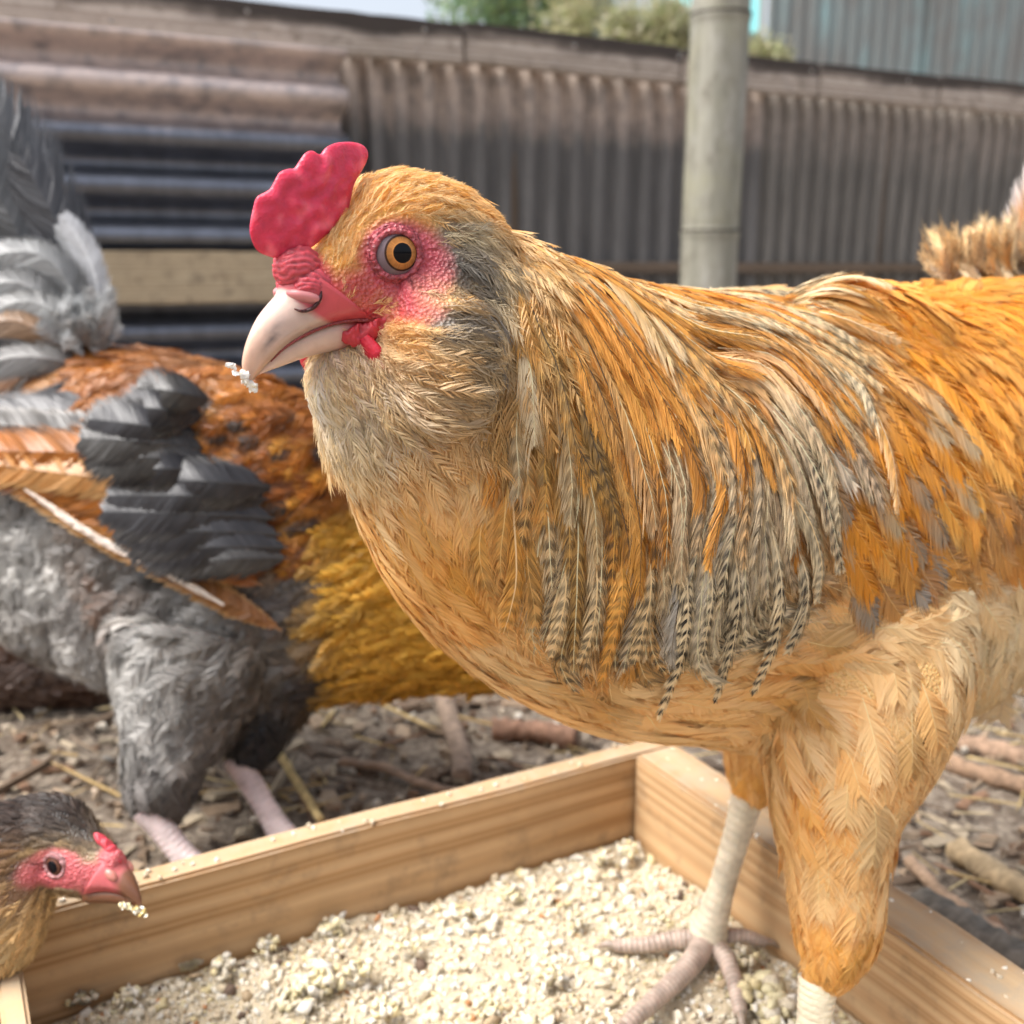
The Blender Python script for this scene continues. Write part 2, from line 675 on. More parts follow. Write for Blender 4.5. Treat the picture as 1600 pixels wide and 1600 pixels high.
def cloak(name, sk, parent, roots, K=5, NB=22, mat=None, lmul=1.0, lift=0.12, chunks=1, prof=contour_prof,
          jit=0.15, camber=0.25, rach=0.00016, gravity=0.0, sweep=1.9, fine=0.5, tone=0.12, twist=0.25, far=0.4):
    """a coat of feathers over a region, one mesh"""
    fld = sk.field(roots)
    L = fld[:, 3] * lmul * (0.85 + 0.3 * rng.random(len(roots)))
    W = fld[:, 4] * lmul * (0.85 + 0.3 * rng.random(len(roots)))
    Pt, Nn = sk.paths(roots, L, K, lift, jit=jit, gravity=gravity)
    rc = np.clip(fld[:, 8:11] * 1.15, 0, 0.9)
    vis = ((CAMP - Pt[:, 1]) * Nn[:, 1]).sum(1) > -0.04
    small = W < 0.0042
    parts, cols_ = [], []
    for msk, nb in ((vis & ~small, NB), (vis & small, int(NB * 0.72)), (~vis, max(6, int(NB * far)))):
        if not msk.any(): continue
        V, Q, T, C = feathers(Pt[msk], Nn[msk], W[msk] * (1 if nb > NB * 0.6 else 1.2), field_col(fld[msk], L=L[msk], W=W[msk]), NB=nb, prof=prof, loose=fld[msk, 12], camber=camber,
                              rachis=(rc[msk], rach) if rach else None, sweep=sweep, fine=fine, tone=tone, twist=twist)
        parts.append((V, Q, T))
        cols_.append(C)
    V, Q, T = merge(parts)
    C = np.vstack(cols_)
    o = ob(name, mesh_np(name, V, Q, T, C, mat=mat or M_FEATHER), parent)
    o['kind'] = 'stuff'
    return o


def skin_object(name, sk, parent, mat, colfn):
    me = mesh_np(name, sk.V, sk.F, None, colfn(sk.V), mat=mat)
    return ob(name, me, parent)
#%%PART2

# ================================================================== THE SETTING
GZ = -0.03                                              # yard ground; z = 0 is the feed's surface in the tray
# ---- ground
nx = 181
u = np.linspace(-1, 1, nx)
ax = np.sign(u) * (np.abs(u) * 1.3 + np.abs(u) ** 9 * 120)
gx, gy = np.meshgrid(ax, ax + 0.75)
gz = np.array([noise.noise(Vector((x * 9, y * 9, 0.3))) * 0.007 + noise.noise(Vector((x * 31, y * 31, 4))) * 0.004
               if abs(x) < 3 and abs(y) < 4 else 0 for x, y in zip(gx.ravel(), gy.ravel())]) + GZ
GV = np.stack([gx.ravel(), gy.ravel(), gz], 1)
ii = np.arange(nx - 1)[:, None] * nx + np.arange(nx - 1)[None]
GQ = np.stack([ii, ii + 1, ii + nx + 1, ii + nx], -1).reshape(-1, 4)
m, nt, bs, out = new_mat('yard_soil_material')
v = tex(nt, 'Object')
c = ramp(nt, noise_t(nt, v, 14, 8, 0.7), [(0.3, (0.065, 0.046, 0.033)), (0.5, (0.15, 0.11, 0.078)), (0.72, (0.27, 0.21, 0.15))])
c = mixc(nt, ramp(nt, noise_t(nt, v, 130, 5, 0.75), [(0.45, (0, 0, 0)), (0.62, (0.9, 0.9, 0.9))]), c, (0.42, 0.35, 0.27))
c = mixc(nt, ramp(nt, noise_t(nt, v, 210, 4, 0.8), [(0.58, (0, 0, 0)), (0.66, (0.8, 0.8, 0.8))]), c, (0.05, 0.04, 0.03))
nt.links.new(c, bs.inputs['Base Color'])
bs.inputs['Roughness'].default_value = 0.95
bump(nt, bs, noise_t(nt, v, 120, 6, 0.75), 1.0, 0.006)
tag(ob('ground', mesh_np('ground', GV, GQ, None, None, mat=m)), kind='structure')


def board(name, p0, p1, height, thick, mat, parent=None, roll=0.0, bev=0.0015, rough=0.0006, flip=False):
    """a plank whose long axis runs p0 -> p1 (axis of its section); height along its up side"""
    p0, p1 = Vector(p0), Vector(p1)
    d = p1 - p0
    L = d.length
    X = d.normalized()
    Y = Vector((0, 0, 1)).cross(X).normalized()
    Zv = X.cross(Y)
    R = Matrix((X, Y, Zv)).transposed().to_4x4() @ Matrix.Rotation(roll, 4, 'X')
    bm = bmesh.new()
    bmesh.ops.create_cube(bm, size=1)
    bmesh.ops.scale(bm, vec=(L, thick, height), verts=bm.verts)
    n = max(1, min(24, int(L / max(height, thick) * 2)))
    bmesh.ops.subdivide_edges(bm, edges=[e for e in bm.edges if abs((e.verts[0].co - e.verts[1].co).x) > L * 0.5], cuts=n)
    bmesh.ops.bevel(bm, geom=[e for e in bm.edges if e.is_manifold and len(e.link_faces) == 2 and e.calc_face_angle(0) > 1],
                    offset=bev, segments=2, affect='EDGES')
    for q in bm.verts:
        k = q.co * 25 + Vector((p0.x * 9, p0.y * 7, 1))
        q.co += Vector((0, noise.noise(k), noise.noise(k + Vector((7, 3, 1))))) * rough * 2
    me = bpy.data.meshes.new(name)
    bm.to_mesh(me)
    bm.free()
    me.polygons.foreach_set('use_smooth', [False] * len(me.polygons))
    me.materials.append(mat)
    o = bpy.data.objects.new(name, me)
    link(o, parent)
    o.matrix_local = Matrix.Translation((p0 + p1) / 2 - (Vector(parent.location) if parent else Vector())) @ R
    return o


# ---- feed tray: three boards in view
TA = np.array([0.0656, 0.5045, 0.0])                    # inner far corner
TU = norm(np.array([-0.877, -0.472, 0]))                # along the left board
TV = norm(np.array([0.482, -0.876, 0]))                 # along the right board
M_PINE = mat_wood('pine_material', (0.57, 0.38, 0.21), (0.48, 0.30, 0.15), (0.36, 0.20, 0.085), 30, 0.10, 0.45, tilt=0.035)
M_PINE2 = mat_wood('pine_board_material', (0.57, 0.385, 0.21), (0.49, 0.305, 0.155), (0.41, 0.24, 0.11), 62, 0.06, 0.5, tilt=0.02)
tray = empty('feed_tray', (0, 0.4, GZ))
tag(tray, 'open pine board tray on the ground full of crumbly feed', 'feed tray')
LL, RL = 0.300, 0.46
top, bot = 0.0455, GZ + 0.003
hb = top - bot
zc = (top + bot) / 2
up = np.array([0, 0, 1])
nL = np.array([-TU[1], TU[0], 0])
if nL @ TV > 0: nL = -nL                                # outward from the tray
nR = -TU
a = TA + nL * 0.0075 + up * zc
board('side_board', a + TU * (LL + 0.012), a - TU * 0.027, hb, 0.0145, M_PINE, tray)
a = TA + nR * 0.0137 + up * (zc + 0.0008)
board('side_board', a + TV * 0.0005, a + TV * RL, hb, 0.027, M_PINE2, tray)
a = TA + TU * LL + TU * 0.005 + up * (zc - 0.001)
board('side_board', a + TV * 0.0005, a + TV * RL, hb, 0.009, M_PINE2, tray)
a = TA + TV * (RL + 0.0085) + up * zc
board('side_board', a - TU * 0.026, a + TU * (LL + 0.009), hb, 0.016, M_PINE, tray)
cc = TA + TU * LL / 2 + TV * RL / 2
board('bottom_board', cc - TU * (LL / 2 + 0.002) + up * (bot + 0.004), cc + TU * (LL / 2 + 0.002) + up * (bot + 0.004), 0.006, RL, M_PINE2, tray)

# ---- feed mash: a lumpy bed and its crumbs
def feed_h(s, t):
    """height over the tray plane, s along TU, t along TV (m)"""
    return (noise.noise(Vector((s * 22, t * 22, 2))) * 0.006 + noise.noise(Vector((s * 60, t * 60, 5))) * 0.003
            + 0.006 * math.exp(-((s - 0.16) ** 2 + (t - 0.13) ** 2) / 0.003) - 0.003)


ns, nt_ = 150, 220
S_, T_ = np.meshgrid(np.linspace(0.001, LL - 0.001, ns), np.linspace(0.001, RL - 0.001, nt_))
H_ = np.array([feed_h(a, b) + noise.noise(Vector((a * 240, b * 240, 1))) * 0.0016 for a, b in zip(S_.ravel(), T_.ravel())])
FV = TA + S_.ravel()[:, None] * TU + T_.ravel()[:, None] * TV + H_[:, None] * up
ii = np.arange(nt_ - 1)[:, None] * ns + np.arange(ns - 1)[None]
FQ = np.stack([ii, ii + 1, ii + ns + 1, ii + ns], -1).reshape(-1, 4)
pick = np.array([[0.76, 0.67, 0.50], [0.82, 0.75, 0.60], [0.68, 0.57, 0.40], [0.84, 0.80, 0.70], [0.76, 0.65, 0.38],
                 [0.5, 0.38, 0.24], [0.16, 0.11, 0.08], [0.80, 0.72, 0.46], [0.55, 0.27, 0.12]])
pw = np.array([0.23, 0.25, 0.13, 0.19, 0.06, 0.06, 0.035, 0.03, 0.015])
fc = np.array([0.52, 0.44, 0.31]) * (0.8 + 0.35 * rng.random((len(FV), 1)))
bm = bmesh.new()
bmesh.ops.create_icosphere(bm, subdivisions=1, radius=1)
ICO = np.array([q.co[:] for q in bm.verts])
ICOF = np.array([[q.index for q in f.verts] for f in bm.faces])
bm.free()


OCT = np.array([(1, 0, 0), (-1, 0, 0), (0, 1, 0), (0, -1, 0), (0, 0, 1), (0, 0, -1)], float)
OCTF = np.array([(0, 2, 4), (2, 1, 4), (1, 3, 4), (3, 0, 4), (2, 0, 5), (1, 2, 5), (3, 1, 5), (0, 3, 5)])


def lumps(cent, rad, cols, squash=0.8, jit=0.36, small=False):
    n = len(cent)
    SH, SF = (OCT, OCTF) if small else (ICO, ICOF)
    k = len(SH)
    J = SH[None] * (1 + jit * rng.normal(0, 1, (n, k, 1)))
    A = norm(rng.normal(0, 1, (n, 3)))
    B = norm(np.cross(A, rng.normal(0, 1, (n, 3))))
    Cx = np.cross(A, B)
    sc3 = rad[:, None, None] * np.stack([np.ones(n), 0.65 + 0.4 * rng.random(n), squash * (0.6 + 0.4 * rng.random(n))], 1)[:, None, :]
    J = J * sc3
    W_ = J[..., :1] * A[:, None] + J[..., 1:2] * B[:, None] + J[..., 2:] * Cx[:, None]
    V = (cent[:, None] + W_).reshape(-1, 3)
    F = (np.arange(n)[:, None, None] * k + SF[None]).reshape(-1, 3)
    C = np.repeat(cols, k, axis=0) * (0.92 + 0.16 * rng.random((n * k, 1)))
    return V, F, C


nc = 42000
s_ = rng.random(nc) * (LL - 0.004) + 0.002
t_ = (rng.random(nc) ** 1.15) * (RL - 0.004) + 0.002
rad = np.clip(np.exp(rng.normal(math.log(0.00076), 0.55, nc)), 0.0004, 0.0038)
hh = np.array([feed_h(a, b) for a, b in zip(s_, t_)]) + rad * 0.35
cent = TA + s_[:, None] * TU + t_[:, None] * TV + hh[:, None] * up
pick = pick * np.array([.84, .84, .84])
cols = pick[rng.choice(len(pick), nc, p=pw)]
# clotted lumps of feed, where the photo shows them
cl_c, cl_r, cl_k = [], [], []
for (px, py, R) in ((500, 1535, 0.010), (470, 1560, 0.009), (520, 1450, 0.007), (350, 1515, 0.007), (290, 1490, 0.006), (1190, 1560, 0.012),
                    (1220, 1590, 0.010), (1160, 1500, 0.007), (640, 1480, 0.006), (800, 1400, 0.006), (940, 1345, 0.006), (980, 1330, 0.006),
                    (720, 1430, 0.006), (860, 1530, 0.007), (600, 1580, 0.006), (760, 1580, 0.006), (200, 1560, 0.006), (130, 1560, 0.006),
                    (1030, 1440, 0.006), (900, 1440, 0.005), (420, 1480, 0.006), (560, 1520, 0.007)):
    c0 = PZ(px, py, 0.002)
    for _ in range(int(16 + R * 2200)):
        o_ = norm(rng.normal(0, 1, 3)) * R * rng.random() ** 0.5
        o_[2] = abs(o_[2]) * 0.75
        cl_c.append(c0 + o_)
        cl_r.append(R * (0.16 + 0.22 * rng.random()))
        cl_k.append(pick[rng.choice([0, 1, 3, 7, 4], p=[0.15, 0.3, 0.15, 0.25, 0.15])])
big = rad > 0.0011
V1, F1, C1 = lumps(np.vstack([cent[big], np.array(cl_c)]), np.concatenate([rad[big], np.array(cl_r)]), np.vstack([cols[big], np.array(cl_k)]))
V1b, F1b, C1b = lumps(cent[~big], rad[~big] * 1.15, cols[~big], jit=0.2, small=True)
F1 = np.vstack([F1, F1b + len(V1)])
V1, C1 = np.vstack([V1, V1b]), np.vstack([C1, C1b])
# keep the mash inside its boards
q = V1 - TA
sv, tv = q @ TU, q @ TV
V1 = V1 + np.clip(0.0012 - sv, 0, None)[:, None] * TU - np.clip(sv - (LL - 0.0012), 0, None)[:, None] * TU + np.clip(0.0012 - tv, 0, None)[:, None] * TV
VV, QQ, TT = merge([(FV, FQ, None), (V1, None, F1)])
feed = ob('feed_mash', mesh_np('feed_mash', VV, QQ, TT, np.vstack([fc, C1]), mat=M_CRUMB))
tag(feed, 'pale crumbly feed mash with clotted lumps filling the pine tray', 'feed', kind='stuff')

# ---- litter on the yard
def in_tray(p, mrg=0.03):
    q = p - TA
    s, t = q @ TU, q @ TV
    return (s > -0.035 - mrg) & (s < LL + 0.02 + mrg) & (t > -0.02 - mrg) & (t < RL + 0.03 + mrg)


def chips(n, lmin, lmax, asp, thick, pal, region, zoff=0.002):
    x0, x1, y0, y1 = region
    c = np.stack([rng.uniform(x0, x1, n), rng.uniform(y0, y1, n), np.full(n, GZ)], 1)
    c = c[~in_tray(c, 0.012)]
    n = len(c)
    L = rng.uniform(lmin, lmax, n)
    Wd = L * rng.uniform(asp[0], asp[1], n)
    H = Wd * rng.uniform(thick[0], thick[1], n)
    a = rng.uniform(0, 6.283, n)
    X = np.stack([np.cos(a), np.sin(a), rng.normal(0, 0.12, n)], 1)
    Y = np.stack([-np.sin(a), np.cos(a), rng.normal(0, 0.2, n)], 1)
    Zz = np.cross(X, Y)
    base = np.array([[-1, -.7, -1], [1, -.9, -1], [.9, .8, -1], [-.95, 1, -1], [-.9, -.6, 1], [.95, -.7, 1], [.8, .7, 1], [-.9, .8, 1]]) * 0.5
    base = base[None] * (1 + 0.2 * rng.normal(0, 1, (n, 8, 3)))
    W_ = base[..., :1] * (X * L[:, None])[:, None] + base[..., 1:2] * (Y * Wd[:, None])[:, None] + base[..., 2:] * (Zz * H[:, None])[:, None]
    c = c + np.stack([np.zeros(n), np.zeros(n), np.array([noise.noise(Vector((x * 9, y * 9, 0.3))) * 0.007 for x, y in c[:, :2]]) + zoff + H * 0.4], 1)
    V = (c[:, None] + W_).reshape(-1, 3)
    f = np.array([[0, 3, 2, 1], [4, 5, 6, 7], [0, 1, 5, 4], [1, 2, 6, 5], [2, 3, 7, 6], [3, 0, 4, 7]])
    Q = (np.arange(n)[:, None, None] * 8 + f[None]).reshape(-1, 4)
    pal = np.array(pal)
    C = np.repeat(pal[rng.integers(0, len(pal), n)] * (0.75 + 0.5 * rng.random((n, 1))), 8, axis=0)
    return V, Q, C


brown = [(0.15, 0.105, 0.072), (0.21, 0.15, 0.10), (0.30, 0.225, 0.155), (0.09, 0.067, 0.05), (0.34, 0.28, 0.2), (0.18, 0.105, 0.065)]
straw = [(0.5, 0.37, 0.17), (0.42, 0.3, 0.14), (0.55, 0.44, 0.24)]
reg = (-0.75, 0.9, 0.25, 1.7)
A1 = chips(5200, 0.005, 0.022, (0.25, 0.7), (0.12, 0.35), brown, reg, 0.001)
A2 = chips(260, 0.03, 0.09, (0.04, 0.12), (0.3, 0.8), brown, reg, 0.003)
A3 = chips(500, 0.015, 0.06, (0.02, 0.05), (0.5, 1.0), straw, reg, 0.006)
A6 = chips(3500, 0.01, 0.045, (0.02, 0.05), (0.5, 1.0), brown + straw, reg, 0.004)
A5 = chips(10000, 0.002, 0.008, (0.4, 0.9), (0.5, 0.9), brown + [(0.5, 0.42, 0.32), (0.55, 0.5, 0.42)], reg)
npb = 700
pc = np.stack([rng.uniform(-0.75, 0.9, npb), rng.uniform(0.25, 1.7, npb), np.full(npb, GZ + 0.002)], 1)
pc = pc[~in_tray(pc, 0.012)]
pr = np.clip(np.exp(rng.normal(math.log(0.0028), 0.5, len(pc))), 0.0012, 0.009)
ppal = np.array([(0.46, 0.43, 0.38), (0.56, 0.54, 0.49), (0.34, 0.3, 0.26), (0.4, 0.34, 0.27), (0.2, 0.18, 0.16), (0.5, 0.4, 0.3)])
V4, F4, C4 = lumps(pc, pr, ppal[rng.integers(0, len(ppal), len(pc))], 0.7, 0.12)
VV, QQ, TT = merge([(A1[0], A1[1], None), (A2[0], A2[1], None), (A3[0], A3[1], None), (A5[0], A5[1], None), (A6[0], A6[1], None), (V4, None, F4)])
o = ob('ground_litter', mesh_np('ground_litter', VV, QQ, TT, np.vstack([A1[2], A2[2], A3[2], A5[2], A6[2], C4]), smooth=False, mat=M_LITTER))
tag(o, 'wood chips, straw and small stones scattered over the brown yard', 'litter', kind='stuff')


def stick(name, pix, r, c, label, cat, z=0.0, group=None, rough=0.25):
    pts = np.array([PZ(x, y, GZ + r * 0.8 + z) for x, y in pix])
    n = len(pts)
    V, Q, T = tube(pts, [r * (0.94 + 0.12 * random.random()) for _ in range(n)], 12, 60)
    nzz = np.array([noise.noise(Vector(q * 160)) for q in V])
    ctr = V.mean(0)
    V = V + np.array([0.3, 0.3, 1]) * (nzz * r * rough * 1.6)[:, None] + np.array([0, 0, 1]) * (np.array([noise.noise(Vector(q * 380)) for q in V]) * r * 0.12)[:, None]
    cc = np.array(c)[None] * (0.8 + 0.4 * rng.random((len(V), 1)) + 0.5 * nzz[:, None])
    cc = np.clip(cc, .02, .9)
    o = ob(name, mesh_np(name, V, Q, T, cc, mat=M_LITTER))
    return tag(o, label, cat, group)


stick('stick', [(1440, 1150), (1520, 1165), (1640, 1195)], 0.007, (0.30, 0.20, 0.135), 'upper reddish brown stick lying right of the golden hen', 'stick')
stick('stick', [(1430, 1175), (1520, 1205), (1650, 1245)], 0.006, (0.26, 0.17, 0.11), 'lower reddish brown stick lying right of the golden hen', 'stick')
stick('stick', [(1490, 1325), (1560, 1370), (1660, 1420)], 0.007, (0.40, 0.30, 0.18), 'pale split stick beside the dark log at right', 'stick')
stick('stick', [(1420, 1345), (1500, 1420), (1620, 1500)], 0.004, (0.36, 0.25, 0.17), 'thin brown stick slanting across the yard behind the dark log', 'stick', 0.002)
stick('log', [(1435, 1418), (1500, 1460), (1580, 1505), (1680, 1560)], 0.012, (0.17, 0.15, 0.125), 'short dark weathered log against the right tray board', 'log', 0.0, None, 0.12)
stick('stick', [(690, 1085), (705, 1130), (720, 1180), (722, 1215)], 0.007, (0.27, 0.20, 0.15), 'grey brown stick standing out behind the tray below the golden hackles', 'stick')
stick('stick', [(770, 1140), (830, 1142), (900, 1152)], 0.008, (0.26, 0.15, 0.1), 'dark red brown stick behind the tray under the golden breast', 'stick')
stick('straw_stalk', [(425, 1160), (460, 1215), (500, 1280)], 0.0026, (0.55, 0.42, 0.2), 'yellow straw stalk leaning over the far edge of the tray', 'straw', 0.02)
stick('twig', [(530, 1190), (600, 1200), (660, 1225), (720, 1240)], 0.003, (0.3, 0.21, 0.15), 'thin curved brown twig just behind the left tray board', 'twig', 0.004)

# ---- fence
RZ = 0.70                                               # underside of the top rail
Fa, Fb = PZ(550, 90, RZ), PZ(1600, 185, RZ)
FD = norm((Fb - Fa) * np.array([1, 1, 0]))
FN = np.array([FD[1], -FD[0], 0])                       # towards the camera
if FN @ (CAMP - Fa) < 0: FN = -FN
F0 = np.array([Fa[0], Fa[1], 0])


def fpt(s, z, out=0.0):
    return F0 + FD * s + FN * out + np.array([0, 0, z])


def fs(px, py=150):
    """distance along the fence line under a photo column"""
    q = PPL(px, py, F0, FN)
    return (q - F0) @ FD


def mat_sheet(name, base, pale, zlo, zhi, pale_amt=0.9, streak=1.0, rough=0.75, metal=0.0):
    m, nt, bs, out = new_mat(name)
    c = nt.nodes.new('ShaderNodeTexCoord')
    sp = nt.nodes.new('ShaderNodeSeparateXYZ')
    nt.links.new(c.outputs['Object'], sp.inputs[0])
    mp = nt.nodes.new('ShaderNodeMapping')
    mp.inputs['Scale'].default_value = (30, 30, 5)
    nt.links.new(c.outputs['Object'], mp.inputs[0])
    n1 = noise_t(nt, mp.outputs[0], 1.0, 6, 0.7, 0.4)
    n2 = noise_t(nt, c.outputs['Object'], 26, 6, 0.7)
    a = node(nt, 'ShaderNodeMath', operation='MULTIPLY_ADD')
    nt.links.new(n1, a.inputs[0])
    a.inputs[1].default_value = 0.16 * streak
    nt.links.new(sp.outputs['Z'], a.inputs[2])
    mr = nt.nodes.new('ShaderNodeMapRange')
    mr.inputs['From Min'].default_value = zlo + 0.08 * streak
    mr.inputs['From Max'].default_value = zhi + 0.08 * streak
    nt.links.new(a.outputs[0], mr.inputs['Value'])
    mm = node(nt, 'ShaderNodeMath', operation='MULTIPLY')
    nt.links.new(mr.outputs[0], mm.inputs[0])
    nt.links.new(ramp(nt, n2, [(0.32, (0.25, 0.25, 0.25)), (0.55, (1, 1, 1))]), mm.inputs[1])
    m3 = node(nt, 'ShaderNodeMath', operation='MULTIPLY')
    nt.links.new(mm.outputs[0], m3.inputs[0])
    m3.inputs[1].default_value = pale_amt
    b2 = tuple(x * 1.7 for x in base)
    cb = ramp(nt, n1, [(0.3, base), (0.7, b2)])
    cf = mixc(nt, m3.outputs[0], cb, pale)
    cf = mixc(nt, ramp(nt, n2, [(0.6, (0, 0, 0)), (0.75, (0.5, 0.5, 0.5))]), cf, tuple(x * 0.6 for x in base))
    nt.links.new(cf, bs.inputs['Base Color'])
    bs.inputs['Roughness'].default_value = rough
    bs.inputs['Specular IOR Level'].default_value = 0.25
    bump(nt, bs, n2, 0.3, 0.002)
    if metal:
        iv = node(nt, 'ShaderNodeMath', operation='MULTIPLY_ADD')
        nt.links.new(m3.outputs[0], iv.inputs[0])
        iv.inputs[1].default_value = -metal
        iv.inputs[2].default_value = metal
        nt.links.new(iv.outputs[0], bs.inputs['Metallic'])
    return m


def corrugated(name, o0, du, dv, nrm, lu, lv, pitch, amp, mat, parent, wob=0.002):
    """profile waves along du, straight along dv; a sheet 1.2 mm thick"""
    nu = max(8, int(lu / pitch * 12))
    nv = max(2, int(lv / 0.08))
    U_, V_ = np.meshgrid(np.linspace(0, lu, nu), np.linspace(0, lv, nv))
    w_ = amp * np.tanh(2.0 * np.sin(U_ / pitch * 2 * np.pi)) / 0.964 + wob * np.sin(V_ * 9 + U_ * 3)
    G = o0 + U_[..., None] * du + V_[..., None] * dv + w_[..., None] * nrm
    G = G.reshape(-1, 3)
    i = np.arange(nv - 1)[:, None] * nu + np.arange(nu - 1)[None]
    Q = np.stack([i, i + 1, i + nu + 1, i + nu], -1).reshape(-1, 4)
    o = ob(name, mesh_np(name, G, Q, None, None, mat=mat), parent)
    md = o.modifiers.new('thick', 'SOLIDIFY')
    md.thickness = 0.0012
    return o


fence = empty('fence', (F0[0], F0[1], GZ))
tag(fence, 'dark weathered corrugated fence under a timber rail, bamboo post before it', 'fence')
M_SH1 = mat_sheet('dark_sheet_material', (0.10, 0.097, 0.095), (0.48, 0.39, 0.33), 0.56, 0.63)
M_SH2 = mat_sheet('brown_sheet_material', (0.125, 0.118, 0.108), (0.34, 0.295, 0.26), 0.53, 0.64, 0.75)
M_RAIL = mat_wood('rail_timber_material', (0.50, 0.44, 0.39), (0.42, 0.36, 0.31), (0.2, 0.16, 0.13), 40, 0.05, 0.85, 0.9, 0.02, (0.06, 0.05, 0.045))
M_DARKWOOD = mat_wood('batten_material', (0.2, 0.15, 0.11), (0.16, 0.12, 0.09), (0.1, 0.075, 0.055), 40, 0.05, 0.6, 0.9)
edges = [-4.3, -3.65, -3.0, -2.35, -1.7, -1.05, -0.42, 0.03, 0.62, fs(1085), fs(1185), fs(1185) + 0.72, fs(1185) + 1.44] + [fs(1185) + 2.2 + .74 * i for i in range(8)]
for i in range(len(edges) - 1):
    s0, s1 = edges[i], edges[i + 1]
    corrugated('corrugated_sheet', fpt(s0, GZ - 0.01, -0.012 + 0.004 * (i % 2)), FD, Z, FN, s1 - s0 + 0.03, RZ + 0.04 - GZ + 0.01,
               0.058 if i < 10 else 0.05, 0.012, M_SH1 if i < 10 else M_SH2, fence)
rj = [-4.3, -2.7, -1.75, -0.75, fs(715, 80), fs(1050, 110), fs(1265, 130), fs(1450, 150), fs(1600, 160) + 0.7, fs(1600, 160) + 2.2, fs(1600, 160) + 3.7, fs(1185) + 7.3]
for i in range(len(rj) - 1):
    dz = [0, 0.002, 0, -0.003, 0.004, -0.002][i % 6]
    board('rail_plank', fpt(rj[i] + 0.003, RZ + 0.038 + dz, 0.022 + 0.002 * (i % 2)), fpt(rj[i + 1] - 0.003, RZ + 0.038 + dz * 0.3, 0.022), 0.076, 0.03, M_RAIL, fence,
          bev=0.003, rough=0.0012)
board('batten', fpt(-0.2, 0.302, 0.012), fpt(fs(1185) + 7.3, 0.302, 0.012), 0.022, 0.018, M_DARKWOOD, fence, bev=0.002)
for s in (-3.8, -2.4, -0.9, 0.35, 1.45, 2.3, 3.6, 5.0, 6.5):
    board('fence_post', fpt(s, GZ - 0.02, -0.05), fpt(s + 0.001, RZ + 0.03, -0.05), 0.06, 0.06, M_DARKWOOD, fence)

# ---- sheet laid with its waves level, on the left part of the fence, and the board under it
lh = empty('patch_sheet', tuple(fpt(-0.8, GZ, 0.03)))
tag(lh, 'dark sheet with level corrugations, brown stained on top, fixed over the left fence', 'corrugated sheet')
M_SH3 = mat_sheet('level_sheet_material', (0.13, 0.14, 0.165), (0.70, 0.58, 0.53), 0.535, 0.575, 0.9, 0.35, 0.36, 0.75)
sx1 = fs(528, 250)
zt, zb = RZ - 0.004, -0.01
corrugated('sheet', fpt(-1.75, zb, 0.055), Z, FD, FN, zt - zb, sx1 + 1.75, 0.086, 0.030, M_SH3, lh, 0.001)
bd = board('ledge_board', fpt(-1.7, 0.283, 0.105), fpt(fs(640, 420), 0.283, 0.105), 0.092, 0.022,
           mat_wood('ledge_board_material', (0.52, 0.43, 0.30), (0.44, 0.35, 0.23), (0.3, 0.22, 0.14), 50, 0.04, 0.95, 0.85), None, bev=0.003, rough=0.0015)
tag(bd, 'pale weathered board fixed level across the dark sheet at left', 'board')

# ---- bamboo post
pp = P(1107, 420, 1.6)
post = empty('bamboo_post', (pp[0], pp[1], GZ))
tag(post, 'upright pale grey green bamboo post before the fence', 'post')


def post_z(py):
    q = PPL(1110, py, np.array([pp[0], pp[1], 0]), norm(np.array([pp[0], pp[1], 0])))
    return q[2]


zn = [post_z(365), post_z(30)]
dn = zn[1] - zn[0]
nodes_z = [zn[0] - dn, zn[0], zn[1], zn[1] + dn]
zz = np.unique(np.concatenate([np.linspace(GZ - 0.05, 1.5, 60)] + [np.array([k - 0.012, k - 0.006, k - 0.003, k, k + 0.003, k + 0.006, k + 0.014]) for k in nodes_z]))
rr = np.array([0.0435 + sum(0.0022 * math.exp(-((q - k) / 0.006) ** 2) - 0.0022 * math.exp(-((q - k - 0.005) / 0.0025) ** 2) for k in nodes_z) for q in zz])
lean = np.array([0.004, 0, 0])
Cc = np.stack([np.full(len(zz), pp[0]), np.full(len(zz), pp[1]), zz], 1) + lean[None] * (zz - CAM_H)[:, None]
Vb, Qb, Tb = rings_mesh(Cc, rr[:, None] * np.array([[1, 0, 0]]), rr[:, None] * np.array([[0, 1, 0]]), 40)
m, nt, bs, out = new_mat('bamboo_material')
v = tex(nt, 'Object', (60, 60, 3))
c = ramp(nt, noise_t(nt, v, 1, 5, 0.6), [(0.3, (0.19, 0.185, 0.145)), (0.7, (0.33, 0.32, 0.265))])
c = mixc(nt, ramp(nt, noise_t(nt, tex(nt, 'Object'), 9, 5, 0.6), [(0.45, (0, 0, 0)), (0.7, (0.6, 0.6, 0.6))]), c, (0.30, 0.29, 0.17))
c = mixc(nt, ramp(nt, noise_t(nt, tex(nt, 'Object', (1, 1, .5)), 55, 6, 0.75), [(0.5, (0, 0, 0)), (0.68, (0.75, 0.75, 0.75))]), c, (0.13, 0.115, 0.085))
c = mixc(nt, ramp(nt, noise_t(nt, tex(nt, 'Object', (1, 1, .35)), 24, 6, 0.7), [(0.5, (0, 0, 0)), (0.7, (0.7, 0.7, 0.7))]), c, (0.42, 0.41, 0.37))
nt.links.new(c, bs.inputs['Base Color'])
bs.inputs['Roughness'].default_value = 0.5
bump(nt, bs, noise_t(nt, v, 3, 4), 0.2, 0.001)
ob('culm', mesh_np('culm', Vb, Qb, Tb, None, mat=m), post)
m2, nt, bs, out = new_mat('bamboo_node_material')
bs.inputs['Base Color'].default_value = (0.075, 0.065, 0.045, 1)
bs.inputs['Roughness'].default_value = 0.8
